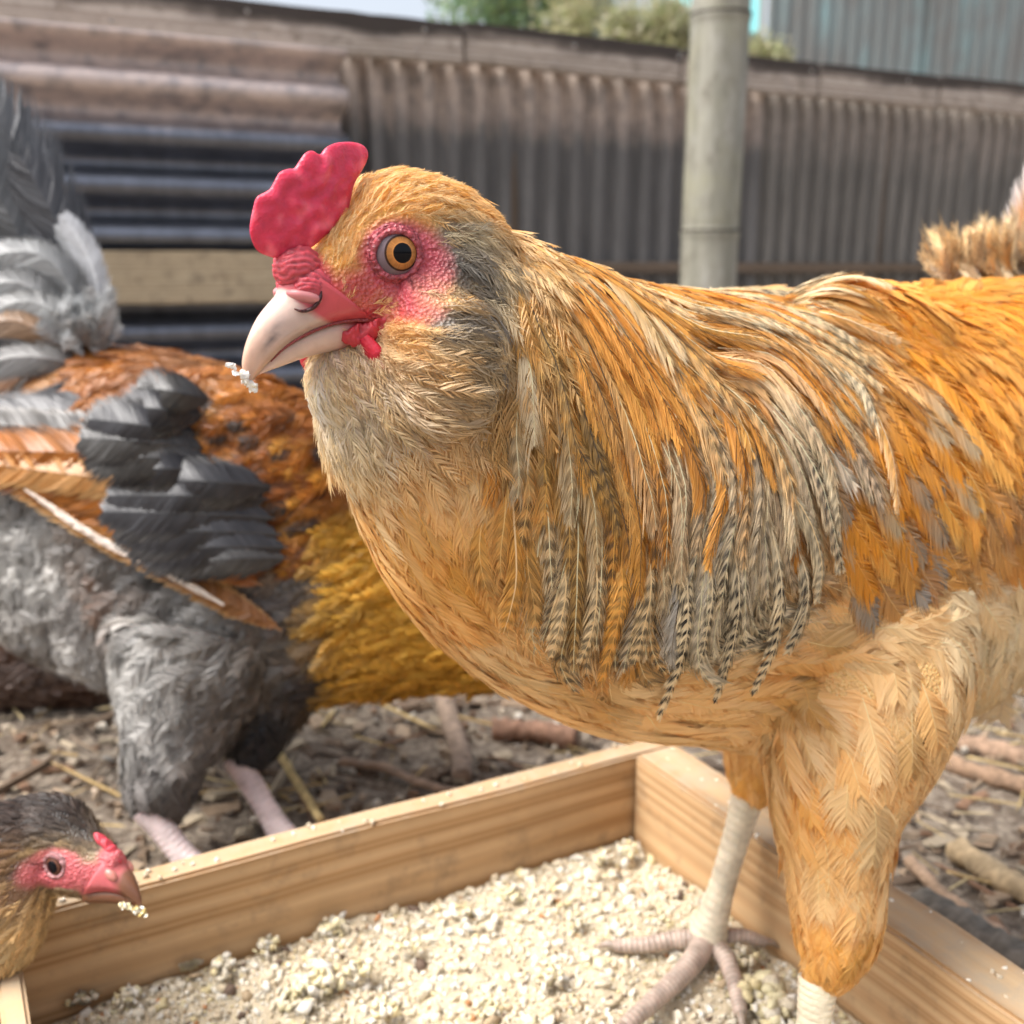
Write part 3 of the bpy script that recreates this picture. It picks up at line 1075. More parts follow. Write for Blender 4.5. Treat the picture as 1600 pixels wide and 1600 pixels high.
for k in nodes_z:
    th = np.linspace(0, 2 * np.pi, 41)
    cen = np.array([pp[0], pp[1], k + 0.004]) + lean * (k - CAM_H)
    ring = np.stack([cen[0] + 0.0442 * np.cos(th), cen[1] + 0.0442 * np.sin(th), np.full(41, cen[2])], 1)
    V, Q, T = tube(ring, [0.0026] * 41, 6, 81)
    ob('node_ring', mesh_np('node_ring', V, Q, T, None, mat=m2), post)

# ---- building behind the fence
bpos = P(1197, 60, 4.6)
BD = norm(np.array([0.93, 0.36, 0]))
BN = np.array([BD[1], -BD[0], 0])
build = empty('shed', (bpos[0], bpos[1], GZ))
tag(build, 'grey and turquoise corrugated shed behind the fence at upper right', 'shed')
m, nt, bs, out = new_mat('shed_sheet_material')
v = tex(nt, 'Object', (6, 6, 1.2))
c = ramp(nt, noise_t(nt, v, 1, 5, 0.65), [(0.35, (0.25, 0.25, 0.235)), (0.55, (0.29, 0.36, 0.36)), (0.68, (0.30, 0.52, 0.54))])
c = mixc(nt, ramp(nt, noise_t(nt, tex(nt, 'Object', (2.2, 2.2, 2.2)), 1, 6, 0.6), [(0.4, (0, 0, 0)), (0.65, (0.7, 0.7, 0.7))]), c, (0.24, 0.22, 0.2))
nt.links.new(c, bs.inputs['Base Color'])
bs.inputs['Roughness'].default_value = 0.6
b0 = np.array([bpos[0], bpos[1], GZ])
for i in range(4):
    corrugated('wall_sheet', b0 + BD * (0.9 * i) + BN * (0.003 * (i % 2)), BD, Z, BN, 0.93, 2.6, 0.076, 0.009, m, build)
m, nt, bs, out = new_mat('turquoise_paint_material')
v = tex(nt, 'Object')
nt.links.new(ramp(nt, noise_t(nt, v, 5, 5, 0.6), [(0.3, (0.22, 0.62, 0.66)), (0.7, (0.32, 0.74, 0.77))]), bs.inputs['Base Color'])
bs.inputs['Roughness'].default_value = 0.5
# its side panel with the slanting foot
c1, c2 = P(1193, 58, 4.65), P(960, -40, 4.9)
SV = []
for q in (0.0, -0.03):
    n_ = np.array([0, q * -1, 0])
    SV += [c1 + n_, c2 + n_, c2 + n_ + np.array([0, 0, 1.5]), np.array([c1[0], c1[1], c2[2] + 1.5]) + n_]
ob('side_panel', mesh_np('side_panel', np.array(SV), np.array([[0, 1, 2, 3], [7, 6, 5, 4], [0, 4, 5, 1], [1, 5, 6, 2], [2, 6, 7, 3], [3, 7, 4, 0]]), None, None, smooth=False, mat=m), build)
M_EAVE = mat_wood('eave_material', (0.3, 0.29, 0.27), (0.26, 0.25, 0.23), (0.2, 0.19, 0.17), 30, 0.05)
board('roof_edge', b0 + np.array([0, 0, 2.66]) - BD * 0.2, b0 + np.array([0, 0, 2.66]) + BD * 3.8, 0.12, 0.5, M_EAVE, build)
bk = b0 - BN * 1.8
corrugated('wall_sheet', b0 - BN * 0.02, -BN, Z, -BD, 1.8, 2.6, 0.076, 0.009, bpy.data.materials['shed_sheet_material'], build)

# ---- trees beyond
def tree(px, py, d, crown_r, n, pal, label, leaf=0.05, squash=0.8):
    c = P(px, py, d)
    t = empty('tree' if crown_r[2] > 0.7 else 'bush', (c[0], c[1], GZ))
    tag(t, label, 'tree' if crown_r[2] > 0.7 else 'bush')
    trk = [(c[0], c[1], GZ - 0.05), (c[0] + 0.04, c[1], c[2] * 0.4), (c[0] - 0.03, c[1] + 0.05, c[2] * 0.75), (c[0], c[1], c[2] + crown_r[2] * 0.4)]
    parts = [tube(trk, [0.09, 0.07, 0.05, 0.015], 10, 20, (0, 1, 0))]
    tips = []
    for i in range(16):
        a = random.uniform(0, 6.28)
        b0_ = np.array(trk[2]) + np.array([0, 0, random.uniform(-0.3, 0.4) * crown_r[2]])
        e = c + np.array([math.cos(a) * crown_r[0], math.sin(a) * crown_r[1], random.uniform(-0.6, 0.8) * crown_r[2]]) * random.uniform(0.5, 0.9)
        parts.append(tube([b0_, (b0_ + e) / 2 + np.array([0, 0, 0.06]), e], [0.025, 0.015, 0.005], 6, 8, (0.3, 0.8, 0.1)))
        tips.append(e)
    V, Q, T = merge(parts)
    mb, ntb, bsb, _ = new_mat('bark_material')
    ntb.links.new(ramp(ntb, noise_t(ntb, tex(ntb, 'Object', (8, 8, 2)), 4, 4), [(0.3, (0.1, 0.08, 0.06)), (0.7, (0.22, 0.18, 0.14))]), bsb.inputs['Base Color'])
    ob('trunk', mesh_np('trunk', V, Q, T, None, mat=mb), t)
    # leaves gathered in clumps
    nk = 70
    kc = c + norm(rng.normal(0, 1, (nk, 3))) * (rng.random((nk, 1)) ** 0.4) * np.array(crown_r)
    kc = np.vstack([kc, np.array(tips)])
    cc = kc[rng.integers(0, len(kc), n)] + rng.normal(0, 1, (n, 3)) * 0.14 * max(crown_r)
    A = norm(rng.normal(0, 1, (n, 3)) + np.array([0, 0, -0.4]))
    B = norm(np.cross(A, rng.normal(0, 1, (n, 3))))
    s = leaf * (0.6 + 0.8 * rng.random((n, 1)))
    Nn = np.cross(A, B) * s * 0.15
    LV = np.stack([cc, cc + A * s * 0.5 + B * s * 0.25 + Nn, cc + A * s, cc + A * s * 0.5 - B * s * 0.25 + Nn], 1).reshape(-1, 3)
    LQ = np.arange(n * 4).reshape(-1, 4)
    pal = np.array(pal)
    lc = np.repeat(pal[rng.integers(0, len(pal), n)] * (0.8 + 0.4 * rng.random((n, 1))), 4, axis=0)
    o = ob('crown', mesh_np('crown', LV, LQ, None, lc, mat=M_LEAF), t)
    o['kind'] = 'stuff'
    return t


M_LEAF = mat_feather('leaf_material', 0.45, 0.4)
tree(800, -10, 7.2, (0.62, 0.6, 0.75), 9000, [(0.16, 0.28, 0.15), (0.22, 0.34, 0.19), (0.25, 0.32, 0.14)], 'pale green leafy tree beyond the fence')
BUSHP = [(0.34, 0.34, 0.17), (0.42, 0.39, 0.22), (0.28, 0.31, 0.14), (0.46, 0.43, 0.29)]
tree(960, 15, 6.2, (0.46, 0.45, 0.5), 8000, BUSHP, 'olive straw coloured bush beyond the fence left of the bamboo post', 0.045)
tree(1020, 62, 4.2, (0.19, 0.2, 0.14), 5000, BUSHP, 'low straw coloured bush at the foot of the shed beside the bamboo post', 0.028)
tree(1165, 104, 4.25, (0.17, 0.2, 0.10), 5000, BUSHP, 'low olive bush between the bamboo post and the shed wall', 0.028)
#%%PART3

# ================================================================== THE GOLDEN HEN
class HeadFrame:
    def __init__(self, o, B, s=1.0):
        self.o, self.B, self.s = np.array(o), np.array(B), s
        self.f, self.u, self.l = self.B.T * s

    def __call__(self, f, u, l=0.0):
        return self.o + (self.f * f + self.u * u + self.l * l) * 0.001

    def loc(self, p):
        return (np.asarray(p) - self.o) @ self.B * (1000 / self.s)


def poly_in(pts, poly):
    x, y = pts[:, 0], pts[:, 1]
    r = np.zeros(len(pts), bool)
    n = len(poly)
    for i in range(n):
        (x0, y0), (x1, y1) = poly[i], poly[(i + 1) % n]
        c = ((y0 > y) != (y1 > y)) & (x < (x1 - x0) * (y - y0) / (y1 - y0 + 1e-9) + x0)
        r ^= c
    return r


def pix(p):
    v = np.asarray(p) - CAMP
    d = v @ FW
    return np.stack([800 + 1600 * (v @ RT) / d, 800 - 1600 * (v @ UP) / d], -1)


def outline_solid(pts, c, H, half, nring=9, n=140, bulge=None, bumps=0.0):
    """a fleshy blade: closed outline in the head's middle plane, rounded rim, real thickness. pts in mm (f,u)"""
    q = np.array(pts + [pts[0]], float)
    O_ = crom(q, n + 1)[:-1]
    s = np.sin(np.linspace(0, np.pi / 2, nring))[::-1]
    V = []
    for sgn in (1, -1):
        for k, si in enumerate(s):
            X = c + (O_ - c) * si
            h = half * np.sqrt(max(0.0, 1 - si ** 4))
            for x in X:
                b = bumps * (noise.noise(Vector((x[0] * 0.35, x[1] * 0.35, sgn * 3.0))) * 1.4) * (1 - si ** 3)
                lat = (h + b) * sgn + (bulge(x) if bulge else 0)
                V.append(H(x[0], x[1], lat))
    V = np.array(V)
    Q = []
    for sd in (0, 1):
        o = sd * nring * n
        for k in range(nring - 1):
            for j in range(n):
                a, b = o + k * n + j, o + k * n + (j + 1) % n
                Q.append((a, b, b + n, a + n) if sd == 0 else (b, a, a + n, b + n))
    return V, np.array(Q)


def beak_upper(H, secs, n=14):
    V = []
    for (T, S) in secs:
        T3, Sc = np.array([T[0], T[1], 0.0]), np.array([S[0], S[1], 0.0])
        for a in np.linspace(0, np.pi, n):
            p = Sc + (T3 - Sc) * (math.sin(a) ** 0.75) + np.array([0, 0, S[2] * math.cos(a) * (1 - 0.0 * math.sin(a))])
            V.append(H(*p))
        for a in np.linspace(np.pi, 0, 6)[1:-1]:
            p = Sc + np.array([0, 0.5, S[2] * math.cos(a)])
            V.append(H(*p))
    m = n + 4
    k = len(secs)
    Q = [(i * m + j, i * m + (j + 1) % m, (i + 1) * m + (j + 1) % m, (i + 1) * m + j) for i in range(k - 1) for j in range(m)]
    V = np.array(V)
    V = np.vstack([V, V[:m].mean(0), V[-m:].mean(0)])
    T_ = [(k * m, (j + 1) % m, j) for j in range(m)] + [(k * m + 1, (k - 1) * m + j, (k - 1) * m + (j + 1) % m) for j in range(m)]
    return V, np.array(Q), np.array(T_)


def dense(secs, n):
    a = np.array([list(t) + list(s) for t, s in secs], float)
    b = crom(a, n)
    return [((r[0], r[1]), (r[2], r[3], r[4])) for r in b]


def eye_part(parent, cen, axis, R, iris, pupil, rim, sclera, tilt=None, open_deg=50, lid=0.0012, lidcol=(0.5, 0.12, 0.12), lid_squash=1.0, upv=None, pup_deg=18.5, iris_deg=33, oaxis=None):
    axis = norm(axis)
    a = norm(np.cross(axis, [0.1, 0.2, 1]))
    if upv is not None:
        a = norm(np.cross(axis, upv))
    b = np.cross(a, axis)
    th = np.radians(np.concatenate([np.linspace(0.2, 40, 60), np.linspace(42, 178, 30)]))
    C = cen + np.cos(th)[:, None] * axis * R
    V, Q, T = rings_mesh(C, np.sin(th)[:, None] * a * R, np.sin(th)[:, None] * b * R, 72)
    ang = np.degrees(np.arccos(np.clip(norm(V - cen) @ axis, -1, 1)))
    az = np.arctan2((V - cen) @ b, (V - cen) @ a)
    col_ = np.tile(np.array(sclera), (len(V), 1))
    ir = ang < iris_deg
    k = np.clip((ang - pup_deg) / (iris_deg - pup_deg), 0, 1)
    streak = 1 + 0.16 * np.sin(az * 23 + 3 * np.sin(az * 7)) * np.sin(k * 3.14)
    ic = np.array(iris)[None] * (1.2 - 0.5 * k[:, None]) * streak[:, None]
    ic = np.where((k < 0.14)[:, None], ic * 1.25, ic)
    col_[ir] = ic[ir]
    col_[(ang > iris_deg - 2.2) & (ang < iris_deg + 1.8)] = rim
    col_[ang < pup_deg] = (0.004, 0.004, 0.006)
    o = ob('eye', mesh_np('eye', V, Q, T, col_, mat=M_EYE), parent)
    # eyelid ring
    t = np.linspace(0, 2 * np.pi, 73)
    oa = math.radians(open_deg)
    if oaxis is not None:
        axis = norm(oaxis)
        a = norm(np.cross(axis, upv))
        b = np.cross(a, axis)
    for rr_, la, nm in ((1.0, lid, 'eyelid'), (1.19, lid * 0.8, 'eyelid'), (1.36, lid * 0.75, 'eyelid')):
        sa = math.sin(oa * rr_) * R
        ring = cen + axis * (math.cos(oa * rr_) * R - 0.0001) + np.cos(t)[:, None] * a * sa + np.sin(t)[:, None] * b * sa * lid_squash
        ring = cen + norm(ring - cen) * (R + 0.0003)
        V, Q, T = tube(ring, [la * (0.92 + 0.16 * math.sin(3 * x + rr_ * 9) ** 2) for x in t], 10, 145, axis)
        nz = np.array([noise.noise(Vector(q * 900)) for q in V])
        nz2 = np.array([noise.noise(Vector(q * 2600)) for q in V])
        V = V + norm(V - cen) * (nz * la * 0.45 + nz2 * la * 0.25)[:, None]
        cc = np.array(lidcol)[None] * (0.85 + 0.5 * nz[:, None])
        ob(nm, mesh_np(nm, V, Q, T, np.clip(cc, 0.01, 1), mat=M_SKIN), o)
    return o


M_EYE, nt, bs, out = new_mat('eye_material')
a_ = node(nt, 'ShaderNodeAttribute', attribute_name='Col')
nt.links.new(a_.outputs['Color'], bs.inputs['Base Color'])
bs.inputs['Roughness'].default_value = 0.06
bs.inputs['Specular IOR Level'].default_value = 0.18

H1 = HeadFrame([-0.03581, 0.26911, 0.30245], [[-0.692, -0.175, 0.700], [-0.669, -0.208, -0.713], [-0.271, 0.962, -0.027]])
LB1 = norm(np.array([0.47, -0.88, 0]))


def px_rings(secs, lats, shrink, n=28):
    """rings from (top pixel, bottom pixel, depth, lateral radius)"""
    C, A, B = [], [], []
    for (t, b, d, r), L in zip(secs, lats):
        p, q = P(t[0], t[1], d), P(b[0], b[1], d)
        c, h = (p + q) / 2, (p - q) / 2
        h = h * (1 - shrink / max(np.linalg.norm(h), 1e-6))
        L = norm(L - norm(h) * (L @ norm(h)))
        C.append(c); A.append(L * max(r - shrink, 0.004)); B.append(h)
    return np.array(C), np.array(A), np.array(B)


def dense_rings(C, A, B, m):
    return crom(C, m), crom(A, m), crom(B, m)


hen = empty('hen', (0.09, 0.40, 0.0))
tag(hen, 'golden buff hen with red comb and barred neck feathers standing in the feed tray', 'hen')
skull = [(-34, -7.5, 17, 14.5), (-26, -3.5, 17, 16.5), (-18, -0.6, 16.5, 17.3), (-10, 1.2, 16, 17.5), (-3, 1.0, 15, 17.0), (3, -1.5, 13.6, 15.5), (8, -3, 11.6, 14.5), (14, -4, 9.2, 12.0),
         (19, -3.6, 7.0, 9.0), (23, -2.0, 5.6, 6.4), (26.5, 0.0, 3.6, 3.2)]
Cs = np.array([H1(f, uc, 0) for f, uc, w_, h_ in skull])
As = np.array([H1.l * w_ * 0.001 for f, uc, w_, h_ in skull])
Bs = np.array([H1.u * h_ * 0.001 for f, uc, w_, h_ in skull])
parts = [rings_mesh(*dense_rings(Cs, As, Bs, 44), 32)]
secs1 = [((650, 292), (530, 590), .262, .021), ((706, 312), (512, 690), .268, .025), ((785, 346), (545, 790), .284, .033), ((860, 376), (590, 900), .30, .044), ((930, 405), (670, 1010), .32, .055),
         ((1000, 430), (765, 1085), .338, .064), ((1080, 441), (890, 1140), .358, .070), ((1180, 443), (1040, 1165), .385, .076),
         ((1290, 444), (1200, 1178), .412, .078), ((1400, 440), (1400, 1150), .44, .076), ((1500, 434), (1560, 1060), .468, .066),
         ((1590, 428), (1680, 930), .495, .050), ((1660, 425), (1740, 800), .52, .03)]
lats = [norm(H1.l * (1 - k) + LB1 * k) for k in np.clip(np.linspace(0, 2.2, len(secs1)), 0, 1)]
parts.append(rings_mesh(*dense_rings(*px_rings(secs1, lats, 0.004), 60), 36))
# beard, cheek muffs, wing, thighs
parts.append(ellipsoid(H1(14.0, -27.5, 0), [H1.u * 0.0110, H1.f * 0.0118, H1.l * 0.0115]))
parts.append(ellipsoid(P(690, 560, .257), [UP * 0.018, RT * 0.0135, FW * 0.010]))
parts.append(ellipsoid(H1(-8, -16, -9), [H1.u * 0.016, H1.f * 0.015, H1.l * 0.010]))
wx = norm(P(1600, 850, .455) - P(1230, 570, .35))
wn_ = norm(LB1 - wx * (LB1 @ wx))
parts.append(ellipsoid(P(1395, 690, .393), [wx * 0.082, wn_ * 0.021, np.cross(wx, wn_) * 0.05], 32, 24))
thN = [(1345, 880, .385, .040), (1335, 1050, .370, .040), (1318, 1180, .362, .031), (1306, 1260, .360, .0235), (1306, 1350, .361, .0178), (1308, 1430, .362, .0165), (1298, 1495, .363, .0125), (1280, 1540, .363, .0072)]
parts.append(tube([P(x, y, d) for x, y, d, r in thN], [r - 0.0015 for *_, r in thN], 24, 50, (0.9, 0.4, 0)))
thF = [(1250, 1000, .455, .036), (1210, 1130, .455, .028), (1180, 1215, .456, .014), (1170, 1255, .456, .0072)]
parts.append(tube([P(x, y, d) for x, y, d, r in thF], [r - 0.001 for *_, r in thF], 20, 30, (0.9, 0.4, 0)))
V, F = fuse(parts, 0.0018, 6)
# eye sockets
EY = []
for sg in (1, -1):
    ec = H1(-0.6, 1.2, 7.8 * sg)
    axis = norm(P(638, 395, 0.2465) - ec) if sg > 0 else None
    if sg < 0:
        a1 = EY[0][1]
        axis = norm(a1 - 2 * (a1 @ H1.l) * H1.l)
    oc = norm(P(627, 399, 0.2465) - ec) if sg > 0 else None
    if sg < 0:
        oc = norm(EY[0][2] - 2 * (EY[0][2] @ H1.l) * H1.l)
    EY.append((ec, axis, oc))
    R = 0.0076
    d = V - ec
    r = np.linalg.norm(d, axis=1)
    ang = np.degrees(np.arccos(np.clip((d / r[:, None]) @ oc, -1, 1)))
    k = (ang < 75) & (r < 0.016)
    tgt = np.where(ang < 47, R - 0.0011, R - 0.0011 + (ang - 47) / 28 * np.maximum(r - R + 0.0011, 0.0012))
    V[k] = ec + d[k] / r[k, None] * np.where(ang < 47, tgt, np.minimum(np.maximum(r, tgt * 0), np.maximum(tgt, R + 0.0002)))[k, None]
sk1 = Skin(V, F)

GOLD, DGOLD, ORANGE, TAN, PTAN, CREAM = (.83, .43, .09), (.64, .27, .04), (.76, .31, .022), (.87, .53, .20), (.89, .65, .34), (.90, .76, .50)
GREY, BROWN, OLIVE, WHITE, SLATE = (.19, .18, .165), (.56, .28, .08), (.62, .37, .11), (.88, .84, .77), (.34, .34, .37)
mb = (P(1180, 800, .385), LB1)
mh = (H1.o, H1.l)
A = lambda *a, **k: sk1.add(*a, mirror=mb, **k)
Hd = lambda *a, **k: sk1.add(*a, mirror=mh, **k)
# head: lores, crown, ear, muff, beard
Hd(520, 420, .25, -.95, 4.0e-3, .8e-3, GOLD, PTAN, 0, .4)
Hd(545, 380, .35, -.93, 4.5e-3, .8e-3, GOLD, PTAN, 0, .4)
Hd(575, 310, .5, -.85, 5e-3, .9e-3, GOLD, PTAN, 0, .5)
Hd(620, 285, .75, -.6, 6e-3, 1.0e-3, GOLD, PTAN, 0, .5)
Hd(680, 300, .85, -.4, 7e-3, 1.1e-3, GOLD, PTAN, 0, .5)
Hd(740, 335, .95, .1, 8e-3, 1.6e-3, GOLD, TAN, 0, .5)
Hd(660, 330, .9, -.3, 5e-3, 1.0e-3, GOLD, PTAN, 0, .5)
Hd(710, 370, .9, -.1, 8e-3, 1.6e-3, GREY, CREAM, 0, .9)
Hd(722, 415, .9, .0, 9e-3, 1.9e-3, (.05, .045, .045), GREY, 0, .9)
Hd(728, 440, .9, .15, 9e-3, 1.9e-3, (.05, .045, .045), (.1, .095, .09), 0, .9)
Hd(735, 365, .8, -.3, 8e-3, 1.7e-3, GREY, CREAM, 0, .9)
Hd(705, 500, .9, .2, 9e-3, 1.9e-3, (.06, .055, .05), GREY, 0, .9)
Hd(765, 450, .9, .3, 9e-3, 1.9e-3, PTAN, CREAM, 0, .9)
Hd(755, 400, .8, .5, 9e-3, 2e-3, PTAN, GREY, 0, .9)
Hd(700, 465, .9, .2, 9e-3, 1.8e-3, TAN, GREY, 0, .8)
Hd(740, 500, .95, .15, 11e-3, 2.2e-3, GREY, PTAN, 0, .9)
Hd(690, 520, .95, .2, 10e-3, 2.0e-3, GREY, PTAN, 0, .9)
Hd(650, 560, .9, .3, 9e-3, 1.8e-3, TAN, (.3, .25, .19), 0, .8)
Hd(700, 590, .95, .25, 13e-3, 2.4e-3, (.6, .42, .22), (.25, .21, .17), 0, .9)
Hd(740, 570, .95, .25, 11e-3, 2.2e-3, GREY, PTAN, 0, .9)
Hd(640, 500, .85, .3, 5e-3, .9e-3, GOLD, PTAN, 0, .5)
Hd(540, 580, .5, .7, 6e-3, 1.1e-3, (.62, .46, .34), PTAN, 0, .6)
Hd(600, 620, .6, .8, 11e-3, 2.0e-3, (.6, .5, .38), PTAN, 0, .95)
Hd(680, 640, .75, .6, 14e-3, 2.4e-3, (.58, .43, .27), PTAN, 0, .95)
Hd(560, 650, .2, .95, 12e-3, 2.2e-3, (.66, .55, .4), CREAM, 0, 1.)
Hd(590, 680, .3, .95, 12e-3, 2.2e-3, (.6, .5, .36), PTAN, 0, 1.)
Hd(480, 595, -.6, .8, 9e-3, 1.5e-3, WHITE, WHITE, 0, 1.)
Hd(495, 610, -.45, .9, 9e-3, 1.5e-3, WHITE, CREAM, 0, 1.)
Hd(505, 640, -.3, .95, 9e-3, 1.6e-3, (.4, .36, .3), CREAM, 0, 1.)
Hd(530, 690, .0, 1, 12e-3, 2.2e-3, CREAM, PTAN, 0, 1.)
Hd(620, 700, .4, .9, 14e-3, 3e-3, TAN, PTAN, 0, .9)
Hd(690, 710, .6, .8, 14e-3, 3e-3, PTAN, TAN, 0, .8)
# front of the neck, breast, belly
A(560, 770, .15, 1, 18e-3, 4e-3, PTAN, GOLD, 0, .7)
A(640, 780, .3, .95, 18e-3, 4e-3, TAN, GOLD, 0, .6)
A(680, 840, .15, 1, 20e-3, 4.5e-3, (.78, .38, .06), GOLD, 0, .5)
A(600, 860, .35, .95, 22e-3, 5.5e-3, TAN, GOLD, 0, .5)
A(640, 960, .5, .85, 24e-3, 6.5e-3, TAN, PTAN, 0, .5)
A(740, 1000, .45, .9, 24e-3, 6e-3, TAN, PTAN, 0, .5)
A(740, 1060, .75, .65, 28e-3, 7.5e-3, TAN, PTAN, 0, .4)
A(850, 1060, .7, .5, 26e-3, 7.5e-3, TAN, GOLD, 0, .4)
A(900, 1120, .95, .25, 28e-3, 8e-3, TAN, PTAN, 0, .4)
A(1000, 1090, .95, .2, 26e-3, 8e-3, TAN, PTAN, 0, .4)
A(1080, 1140, .85, .45, 26e-3, 8e-3, TAN, PTAN, 0, .4)
A(1180, 1060, .95, .1, 26e-3, 8e-3, TAN, GOLD, 0, .4)
A(1250, 960, .9, .35, 24e-3, 7e-3, TAN, PTAN, 0, .5)
A(1340, 1010, .9, .0, 22e-3, 7e-3, TAN, PTAN, 0, .5)
# hackle underlay
A(800, 470, .2, .98, 16e-3, 3e-3, OLIVE, GOLD, .3, .6)
A(820, 400, .8, .55, 15e-3, 2.6e-3, GOLD, PTAN, .35, .5)
A(800, 350, .85, .4, 12e-3, 2.2e-3, DGOLD, GOLD, .15, .5)
A(900, 420, .85, .5, 18e-3, 3.2e-3, GOLD, PTAN, .3, .5)
A(780, 620, .0, 1, 20e-3, 3e-3, OLIVE, TAN, .45, .6)
A(780, 800, -.1, 1, 20e-3, 3.5e-3, GOLD, TAN, .4, .6)
A(860, 620, .25, .97, 26e-3, 3.6e-3, OLIVE, GOLD, .4, .6)
A(870, 820, .05, 1, 24e-3, 3.8e-3, OLIVE, TAN, .5, .6)
A(900, 950, .0, 1, 22e-3, 4e-3, DGOLD, TAN, .4, .6)
A(950, 540, .6, .8, 28e-3, 4e-3, DGOLD, GOLD, .2, .5)
A(980, 720, .35, .94, 28e-3, 4e-3, DGOLD, GOLD, .35, .5)
A(1000, 900, .08, 1, 24e-3, 4e-3, OLIVE, (.88, .71, .45), .8, .6)
A(1060, 560, .75, .66, 28e-3, 4e-3, GOLD, (.88, .72, .47), .35, .5)
A(1100, 720, .5, .85, 28e-3, 4.2e-3, (.85, .7, .46), (.88, .72, .47), .65, .5)
A(1130, 880, .15, 1, 26e-3, 4.2e-3, (.8, .68, .46), (.88, .73, .49), .95, .6)
A(1000, 460, .95, .35, 24e-3, 3.6e-3, GOLD, CREAM, .4, .5)
A(1120, 470, 1, .15, 26e-3, 4e-3, (.84, .60, .30), (.88, .71, .46), .5, .5)
A(1220, 640, .7, .7, 28e-3, 4.5e-3, (.62, .45, .28), (.88, .78, .62), .5, .5)
A(1240, 800, .3, .95, 26e-3, 4.5e-3, BROWN, PTAN, .4, .5)
# back, saddle, wing
A(1200, 490, .95, .25, 28e-3, 4.2e-3, (.84, .60, .30), (.88, .71, .46), .3, .5)
A(1280, 520, .9, .4, 28e-3, 5e-3, GOLD, PTAN, .15, .4)
A(1330, 460, 1, .1, 28e-3, 4.6e-3, ORANGE, GOLD, 0, .4)
A(1450, 470, .97, .2, 28e-3, 4.2e-3, ORANGE, GOLD, 0, .4)
A(1560, 500, .8, .55, 26e-3, 4e-3, ORANGE, (.7, .4, .1), .05, .4)
A(1400, 560, .85, .5, 28e-3, 5e-3, ORANGE, DGOLD, 0, .4)
A(1500, 620, .75, .66, 28e-3, 4.8e-3, ORANGE, GOLD, .05, .4)
A(1330, 640, .8, .6, 30e-3, 6e-3, DGOLD, ORANGE, 0, .4)
A(1420, 740, .72, .7, 30e-3, 6.5e-3, ORANGE, GOLD, 0, .4)
A(1330, 800, .6, .8, 28e-3, 6e-3, DGOLD, GOLD, 0, .5)
A(1400, 870, .65, .75, 28e-3, 7e-3, BROWN, GOLD, 0, .5)
A(1540, 760, .6, .8, 28e-3, 8e-3, BROWN, DGOLD, 0, .4)
A(1580, 640, .6, .8, 28e-3, 6e-3, DGOLD, BROWN, 0, .4)
# flank and rear fluff
A(1450, 960, .8, -.3, 22e-3, 6e-3, PTAN, CREAM, 0, .9)
A(1540, 930, .7, .5, 22e-3, 6e-3, PTAN, CREAM, 0, .9)
A(1560, 1020, .5, .8, 24e-3, 6e-3, PTAN, CREAM, 0, .9)
A(1480, 1060, .4, .9, 24e-3, 7e-3, TAN, PTAN, 0, .7)
# thighs
A(1200, 1130, .5, .85, 26e-3, 7.5e-3, TAN, PTAN, 0, .4)
A(1280, 1100, .55, .7, 28e-3, 9e-3, TAN, PTAN, 0, .4)
A(1390, 1080, .1, 1, 26e-3, 8e-3, TAN, PTAN, 0, .4)
A(1250, 1200, .45, .9, 26e-3, 7.5e-3, TAN, GOLD, 0, .4)
A(1340, 1220, .1, 1, 26e-3, 8e-3, TAN, PTAN, 0, .4)
A(1280, 1300, .2, 1, 24e-3, 6.5e-3, TAN, PTAN, 0, .5)
A(1360, 1320, -.05, 1, 22e-3, 5.5e-3, TAN, PTAN, 0, .5)
A(1300, 1400, .0, 1, 20e-3, 5e-3, TAN, GOLD, 0, .6)
A(1360, 1440, -.25, 1, 17e-3, 4e-3, TAN, GOLD, 0, .6)
A(1280, 1490, .0, 1, 14e-3, 3.4e-3, TAN, GOLD, 0, .6)
A(1310, 1510, -.3, 1, 11e-3, 2.6e-3, TAN, GOLD, 0, .6)
A(1180, 1225, -.1, 1, 12e-3, 3.5e-3, TAN, GOLD, 0, .6, d=.45)
sk1.done()

RED, PINK = np.array([.55, .045, .06]), np.array([.62, .26, .24])


def face_mask(p, pad=0.0):
    """bare skin of the face, 1 inside"""
    q = H1.loc(p)
    f, u_, l = q[:, 0], q[:, 1], np.abs(q[:, 2])
    e = ((f - 0.2) / (11.0 + pad)) ** 2 + ((u_ - 0.0) / (10.2 + pad)) ** 2
    a = np.clip(1.9 - e * 1.6, 0, 1) * (l > 4)
    n_ = np.clip((f - 15.5 - pad * -1) / 2.5, 0, 1) * (u_ > -14) * (f < 40)
    mo = np.clip(1 - (((u_ + 10.5) / (4.6 + pad)) ** 2 + np.clip(5 - f, 0, 99) / 9), 0, 1) * (f > -4) * (f < 30)
    lo = np.clip(1.5 - np.abs(u_ + 4) / 5, 0, 1) * np.clip((f - 4) / 4, 0, 1) * (f < 30)
    return np.clip(np.maximum(np.maximum(a, n_), np.maximum(mo, lo * 0.9)), 0, 1)


fl = sk1.field(V)
k = face_mask(V)[:, None]
qh = H1.loc(V)
kr = np.clip((np.hypot(qh[:, 0], qh[:, 1]) - 9) / 6, 0, 1)[:, None]
base = fl[:, 5:8] * 0.9
nz = np.array([noise.noise(Vector(p * 700)) for p in V])[:, None]
bodycol = base * (1 - k) + ((RED * kr + np.array([.50, .075, .10]) * (1 - kr)) * (1 + 0.35 * nz) + 0.06 * np.clip(nz, 0, 1)) * k
ob('body', mesh_np('body', V, F, None, np.clip(bodycol, 0.01, 1), mat=M_SKIN), hen)

